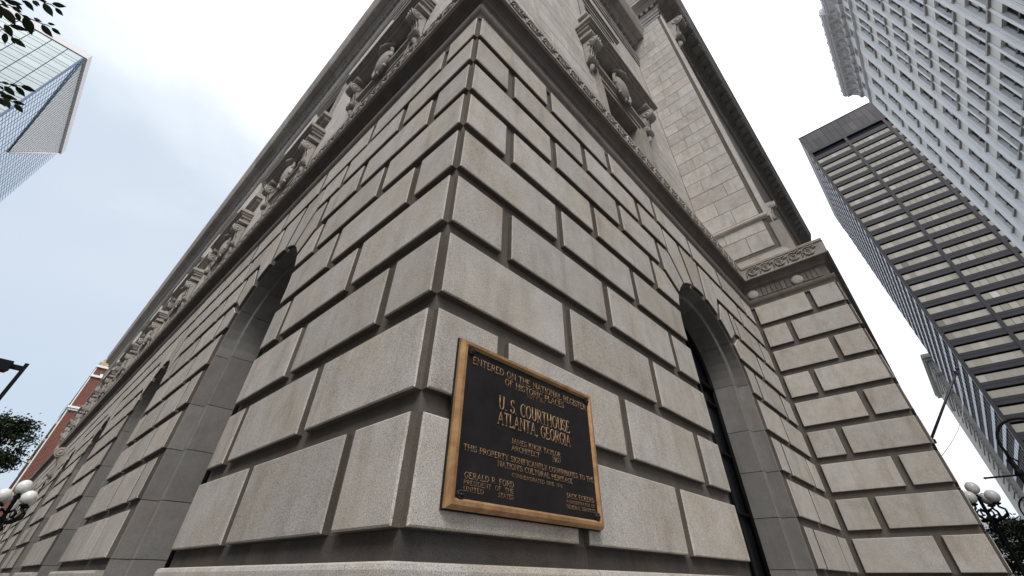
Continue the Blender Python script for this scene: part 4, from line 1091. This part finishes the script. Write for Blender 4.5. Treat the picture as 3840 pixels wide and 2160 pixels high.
sl = empty('street_light', 'flat black box street light on a square pole against the sky', 'street light', (-3.27, 26.6, 0))
mb = MB(); mb.box((-.07, -.07, 0), (.07, .07, 9.0)); mb.build('pole', M['iron'], sl)
mb = MB(); mb.box((-.40, -.055, 8.66), (.069, .055, 8.86)); mb.build('arm', M['iron'], sl)
mb = MB(); mb.prism([(-1.7, 8.62), (-1.6, 8.5), (-.48, 8.5), (-.40, 8.62), (-.40, 8.92), (-1.7, 8.92)], -.26, .26, lambda a, b, c: (a, c, b)); mb.build('lamp_head', M['iron'], sl)
M['pole'] = plain('dull steel pole', (0.06, 0.055, 0.075), .5, .5)
fp = empty('flagpole', 'bare slanted flagpole with slack rope jutting from the courthouse wing', 'flagpole', (14.2, YW - .05, 4.45))
mb = MB(); mb.tube([(0, 0, 0), (0, -1.33, 1.52)], [.032, .022], 10); mb.build('pole', M['pole'], fp)
mb = MB(); mb.lathe([(0, -.05), (.05, 0), (0, .05)], (0, -1.35, 1.56), 10); mb.lathe([(.05, -.04), (.05, .04)], (0, -1.29, 1.47), 8); mb.build('finial', M['pole'], fp)
mb = MB(); mb.tube([(0, -1.28, 1.44), (0, -1.13, .95), (0, -.90, .50), (0, -.62, .15), (0, -.33, -.12), (0, 0, -.38)], .007, 5); mb.build('rope', M['whitetrim'], fp)
mb = MB(); mb.lathe([(.12, -.02), (.12, .03), (.06, .05), (.05, .12)], (0, 0, 0), 10, T=lambda a, b, c: (a, -c, b)); mb.build('bracket', M['iron'], fp)
M['amber'] = plain('yellow painted metal', (0.75, 0.36, 0.03), .5)
ts = empty('traffic_signal', 'yellow traffic signal mostly hidden behind the projecting wing', 'traffic signal', (24.2, -1.99, 0))
mb = MB(); mb.lathe([(.06, 0), (.05, 4.0)], n=10); mb.build('pole', M['iron'], ts)
mb = MB(); mb.box((-.15, -.15, 4.02), (.15, .15, 4.92)); mb.build('housing', M['amber'], ts)
for i in range(3): mb = MB(); mb.lathe([(.0, .0), (.10, .0), (.11, .14)], (0, 0, 0), 12, T=lambda a, b, c, i=i: (-.151 - c, a, 4.2 + i * .27 + b)); mb.build('visor', M['iron'], ts)

# ---------------------------------------------------------------- trees
m_, t, b = mat('dark green leaf'); M['leaf'] = m_
oi = N(t, 'ShaderNodeTexCoord'); nn_ = N(t, 'ShaderNodeTexNoise', Scale=3.0); t.links.new(oi.outputs['Object'], nn_.inputs['Vector'])
r_ = ramp(t, nn_.outputs[0], [(.3, (0.010, 0.017, 0.007)), (.7, (0.028, 0.043, 0.017))]); t.links.new(r_.outputs[0], b.inputs['Base Color']); b.inputs['Roughness'].default_value = .6; b.inputs['Specular IOR Level'].default_value = .2
M['bark'] = plain('dark bark', (0.05, 0.04, 0.032), .95, 0, .1, 12, .4, .5)
LEAVES = [([-2.601,1.179,4.495],[-2.536,1.221,4.464]),([-2.684,1.412,4.756],[-2.626,1.405,4.795]),([-2.556,1.184,4.517],[-2.508,1.207,4.51]),([-2.681,1.307,4.623],[-2.649,1.294,4.631]),([-2.728,1.498,4.592],[-2.645,1.563,4.534]),([-2.644,1.368,4.508],[-2.604,1.377,4.518]),([-2.591,1.385,4.545],[-2.56,1.383,4.565]),([-2.652,1.509,4.619],[-2.585,1.568,4.612]),([-2.544,1.348,4.493],[-2.495,1.37,4.499]),([-2.806,1.476,4.546],[-2.724,1.535,4.508]),([-2.633,1.297,4.284],[-2.573,1.307,4.333]),([-2.699,1.405,4.364],[-2.639,1.444,4.337]),([-2.767,1.658,4.514],[-2.745,1.712,4.465]),([-2.667,1.515,4.391],[-2.604,1.552,4.396]),([-2.602,1.352,4.258],[-2.581,1.386,4.241]),([-2.734,1.344,4.476],[-2.681,1.346,4.474]),([-2.751,1.466,4.558],[-2.724,1.513,4.546]),([-2.657,1.309,4.422],[-2.617,1.319,4.438]),([-2.7,1.271,4.513],[-2.646,1.312,4.51]),([-2.742,1.403,4.679],[-2.705,1.421,4.66]),([-2.752,1.438,4.72],[-2.723,1.463,4.717]),([-2.811,1.441,4.573],[-2.762,1.435,4.624]),([-2.737,1.347,4.514],[-2.705,1.372,4.518]),([-2.868,1.51,4.62],[-2.824,1.514,4.614]),([-2.85,1.524,4.592],[-2.808,1.567,4.558]),([-2.787,1.386,4.485],[-2.748,1.381,4.488]),([-2.826,1.487,4.526],[-2.783,1.525,4.49]),([-2.801,1.473,4.69],[-2.773,1.478,4.685]),([-2.803,1.394,4.533],[-2.764,1.383,4.559]),([-2.692,2.007,4.379],[-2.648,1.997,4.393]),([-2.607,1.852,4.251],[-2.545,1.894,4.242]),([-2.678,2.059,4.438],[-2.638,2.067,4.452]),([-2.673,2.13,4.492],[-2.597,2.158,4.469]),([-2.646,2.094,4.493],[-2.566,2.092,4.51]),([-2.729,2.188,4.422],[-2.679,2.202,4.436]),([-2.656,2.063,4.313],[-2.589,2.081,4.356]),([-2.672,2.148,4.347],[-2.629,2.192,4.326]),([-2.551,1.854,4.163],[-2.504,1.893,4.121]),([-2.534,1.86,4.191],[-2.505,1.854,4.192]),([-2.539,1.922,4.216],[-2.488,1.938,4.245]),([-2.512,1.898,4.185],[-2.452,1.922,4.163]),([-2.645,2.033,4.257],[-2.603,2.072,4.248]),([-2.736,2.162,4.456],[-2.713,2.182,4.454]),([-2.65,1.849,4.262],[-2.631,1.858,4.263])]
TWIGS = [[[-2.805,1.401,4.474],[-2.763,1.387,4.513],[-2.704,1.412,4.515],[-2.656,1.417,4.532],[-2.616,1.421,4.547],[-2.596,1.419,4.559],[-2.575,1.424,4.562]],[[-2.73,1.316,4.606],[-2.686,1.315,4.628],[-2.666,1.319,4.633],[-2.637,1.316,4.65],[-2.617,1.324,4.651]],[[-2.763,1.486,4.399],[-2.739,1.494,4.403],[-2.714,1.508,4.399],[-2.671,1.526,4.4],[-2.656,1.53,4.402]],[[-2.709,1.966,4.326],[-2.675,1.963,4.347],[-2.641,1.963,4.365],[-2.598,1.958,4.393]],[[-2.659,2.039,4.247],[-2.631,2.035,4.268],[-2.601,2.033,4.287],[-2.566,2.04,4.294]]]
def leaf(mb, A, B, wr=.50):
    A, B = Vector(A), Vector(B); d = B - A; L = d.length; d.normalize()
    vw = ((A + B) / 2 - CAM).normalized(); s = d.cross(vw).normalized(); q = random.uniform(-.7, .7); nrm = s.cross(d); s = (s * math.cos(q) + nrm * math.sin(q)).normalized(); nrm = s.cross(d)
    prof = [(0, .02), (.12, .30), (.28, .46), (.45, .5), (.62, .42), (.78, .26), (.9, .11), (1, 0)]
    vs = []; 
    for f_, wd in prof:
        c = A + d * (L * f_) - nrm * (.10 * L * f_ * f_)
        vs += [c + s * (wd * wr * L) + nrm * (.06 * L * wd), c - nrm * (.02 * L), c - s * (wd * wr * L) + nrm * (.06 * L * wd)]
    fs = []
    for i in range(len(prof) - 1):
        for k in range(2): fs.append((i * 3 + k, i * 3 + k + 1, i * 3 + k + 4, i * 3 + k + 3))
    mb.add(vs, fs, True)
ot = empty('leafy_tree', 'broadleaf street tree whose dark leafy twigs hang into the upper left corner', 'tree', (-4.0, 2.6, 0))
loc = Vector((-4.0, 2.6, 0)); mwi = Matrix.Translation(-loc)
for A, B in LEAVES:
    mb = MB(); leaf(mb, A, B); mb.build('leaf', M['leaf'], ot, mwi)
mb = MB()
for tw in TWIGS: mb.tube(tw, [.006] + [.0035] * (len(tw) - 2) + [.0015], 5)
mb.build('twigs', M['bark'], ot, mwi, kind='stuff')
mb = MB(); mb.tube([(0, 0, 0), (.03, 0, 1.2), (-.02, .03, 2.4), (.05, 0, 3.4), (.12, -.05, 4.6), (.1, -.1, 6.0)], [.17, .13, .12, .10, .07, .03], 10)
mb.tube([(.05, 0, 3.3), (.5, -.5, 3.9), (.95, -.95, 4.25), (1.2, -1.2, 4.47)], [.06, .035, .016, .006], 8)
mb.tube([(.05, 0, 3.2), (.6, -.4, 3.7), (1.1, -.6, 4.1), (1.3, -.62, 4.3)], [.05, .03, .014, .006], 8)
mb.tube([(1.1, -.6, 4.1), (1.2, -.58, 4.15), (1.34, -.56, 4.25)], [.012, .008, .005], 6); mb.tube([(.95, -.95, 4.25), (1.1, -1.05, 4.36), (1.24, -1.1, 4.4)], [.014, .009, .006], 6); mb.tube([(.95, -.95, 4.25), (1.15, -1.2, 4.5), (1.27, -1.28, 4.6)], [.014, .009, .006], 6)
for k in range(7):
    a = k * .45 + 1.6; mb.tube([(.08, -.02, 3.6 + k * .3), (.08 + .9 * math.cos(a), .9 * math.sin(a), 4.3 + k * .3), (1.5 * math.cos(a), 1.5 * math.sin(a), 4.7 + k * .32)], [.045, .025, .008], 6)
mb.build('trunk', M['bark'], ot)
def crown(mb, c, r, n, size, ok=lambda p: True, clumps=26):
    cl = []
    while len(cl) < clumps:
        p = Vector((random.uniform(-1, 1), random.uniform(-1, 1), random.uniform(-1, 1)))
        if .35 < p.length < 1: cl.append(p)
    k = 0
    while k < n:
        g = random.choice(cl); p = g + Vector((random.gauss(0, .17), random.gauss(0, .17), random.gauss(0, .12)))
        P = Vector((c[0] + p.x * r[0], c[1] + p.y * r[1], c[2] + p.z * r[2])); k += 1
        if not ok(P): continue
        d = Vector((random.gauss(0, 1), random.gauss(0, 1), random.gauss(-.5, .6))).normalized(); s = d.orthogonal().normalized(); s.rotate(Matrix.Rotation(random.uniform(0, 6.3), 3, d))
        L = size * random.uniform(.7, 1.3); q = P + d * L
        mb.add([P, P + d * L * .45 + s * L * .28, q, P + d * L * .45 - s * L * .28], [(0, 1, 2, 3)])
mb = MB()
def keep_out(P):
    d = P + loc - CAM; az = math.degrees(math.atan2(d.y, d.x))
    return az > 119 or az < -120
crown(mb, (-.35, .45, 5.4), (1.9, 2.0, 1.7), 5200, .085, keep_out); mb.build('crown', M['leaf'], ot, kind='stuff')
def street_tree(loc_, h, cr, r, n, size, label, clumps=30):
    o = empty('street_tree', label, 'tree', loc_)
    mb = MB(); mb.tube([(0, 0, 0), (.05, 0, h * .3), (-.05, .05, h * .55), (0, 0, h * .85)], [.2, .15, .12, .04], 8)
    for k in range(8):
        a = k * 1.3; z = h * (.45 + .05 * k); mb.tube([(0, 0, z), (r[0] * .5 * math.cos(a), r[1] * .5 * math.sin(a), z + .5), (r[0] * .8 * math.cos(a), r[1] * .8 * math.sin(a), z + 1.0)], [.07, .04, .01], 5)
    mb.build('trunk', M['bark'], o)
    mb = MB(); crown(mb, cr, r, n, size, clumps=clumps); mb.build('crown', M['leaf'], o, kind='stuff')
street_tree((-3.25, 48, 0), 10.5, (0, 0, 8.9), (1.75, 1.9, 1.85), 9000, .20, 'dark bushy street tree silhouetted at the left edge', 46)
street_tree((44, -4.0, 0), 4.6, (0, 0, 3.3), (2.4, 2.0, 1.6), 8000, .20, 'low dark street tree below the globe lamp at right', 40)
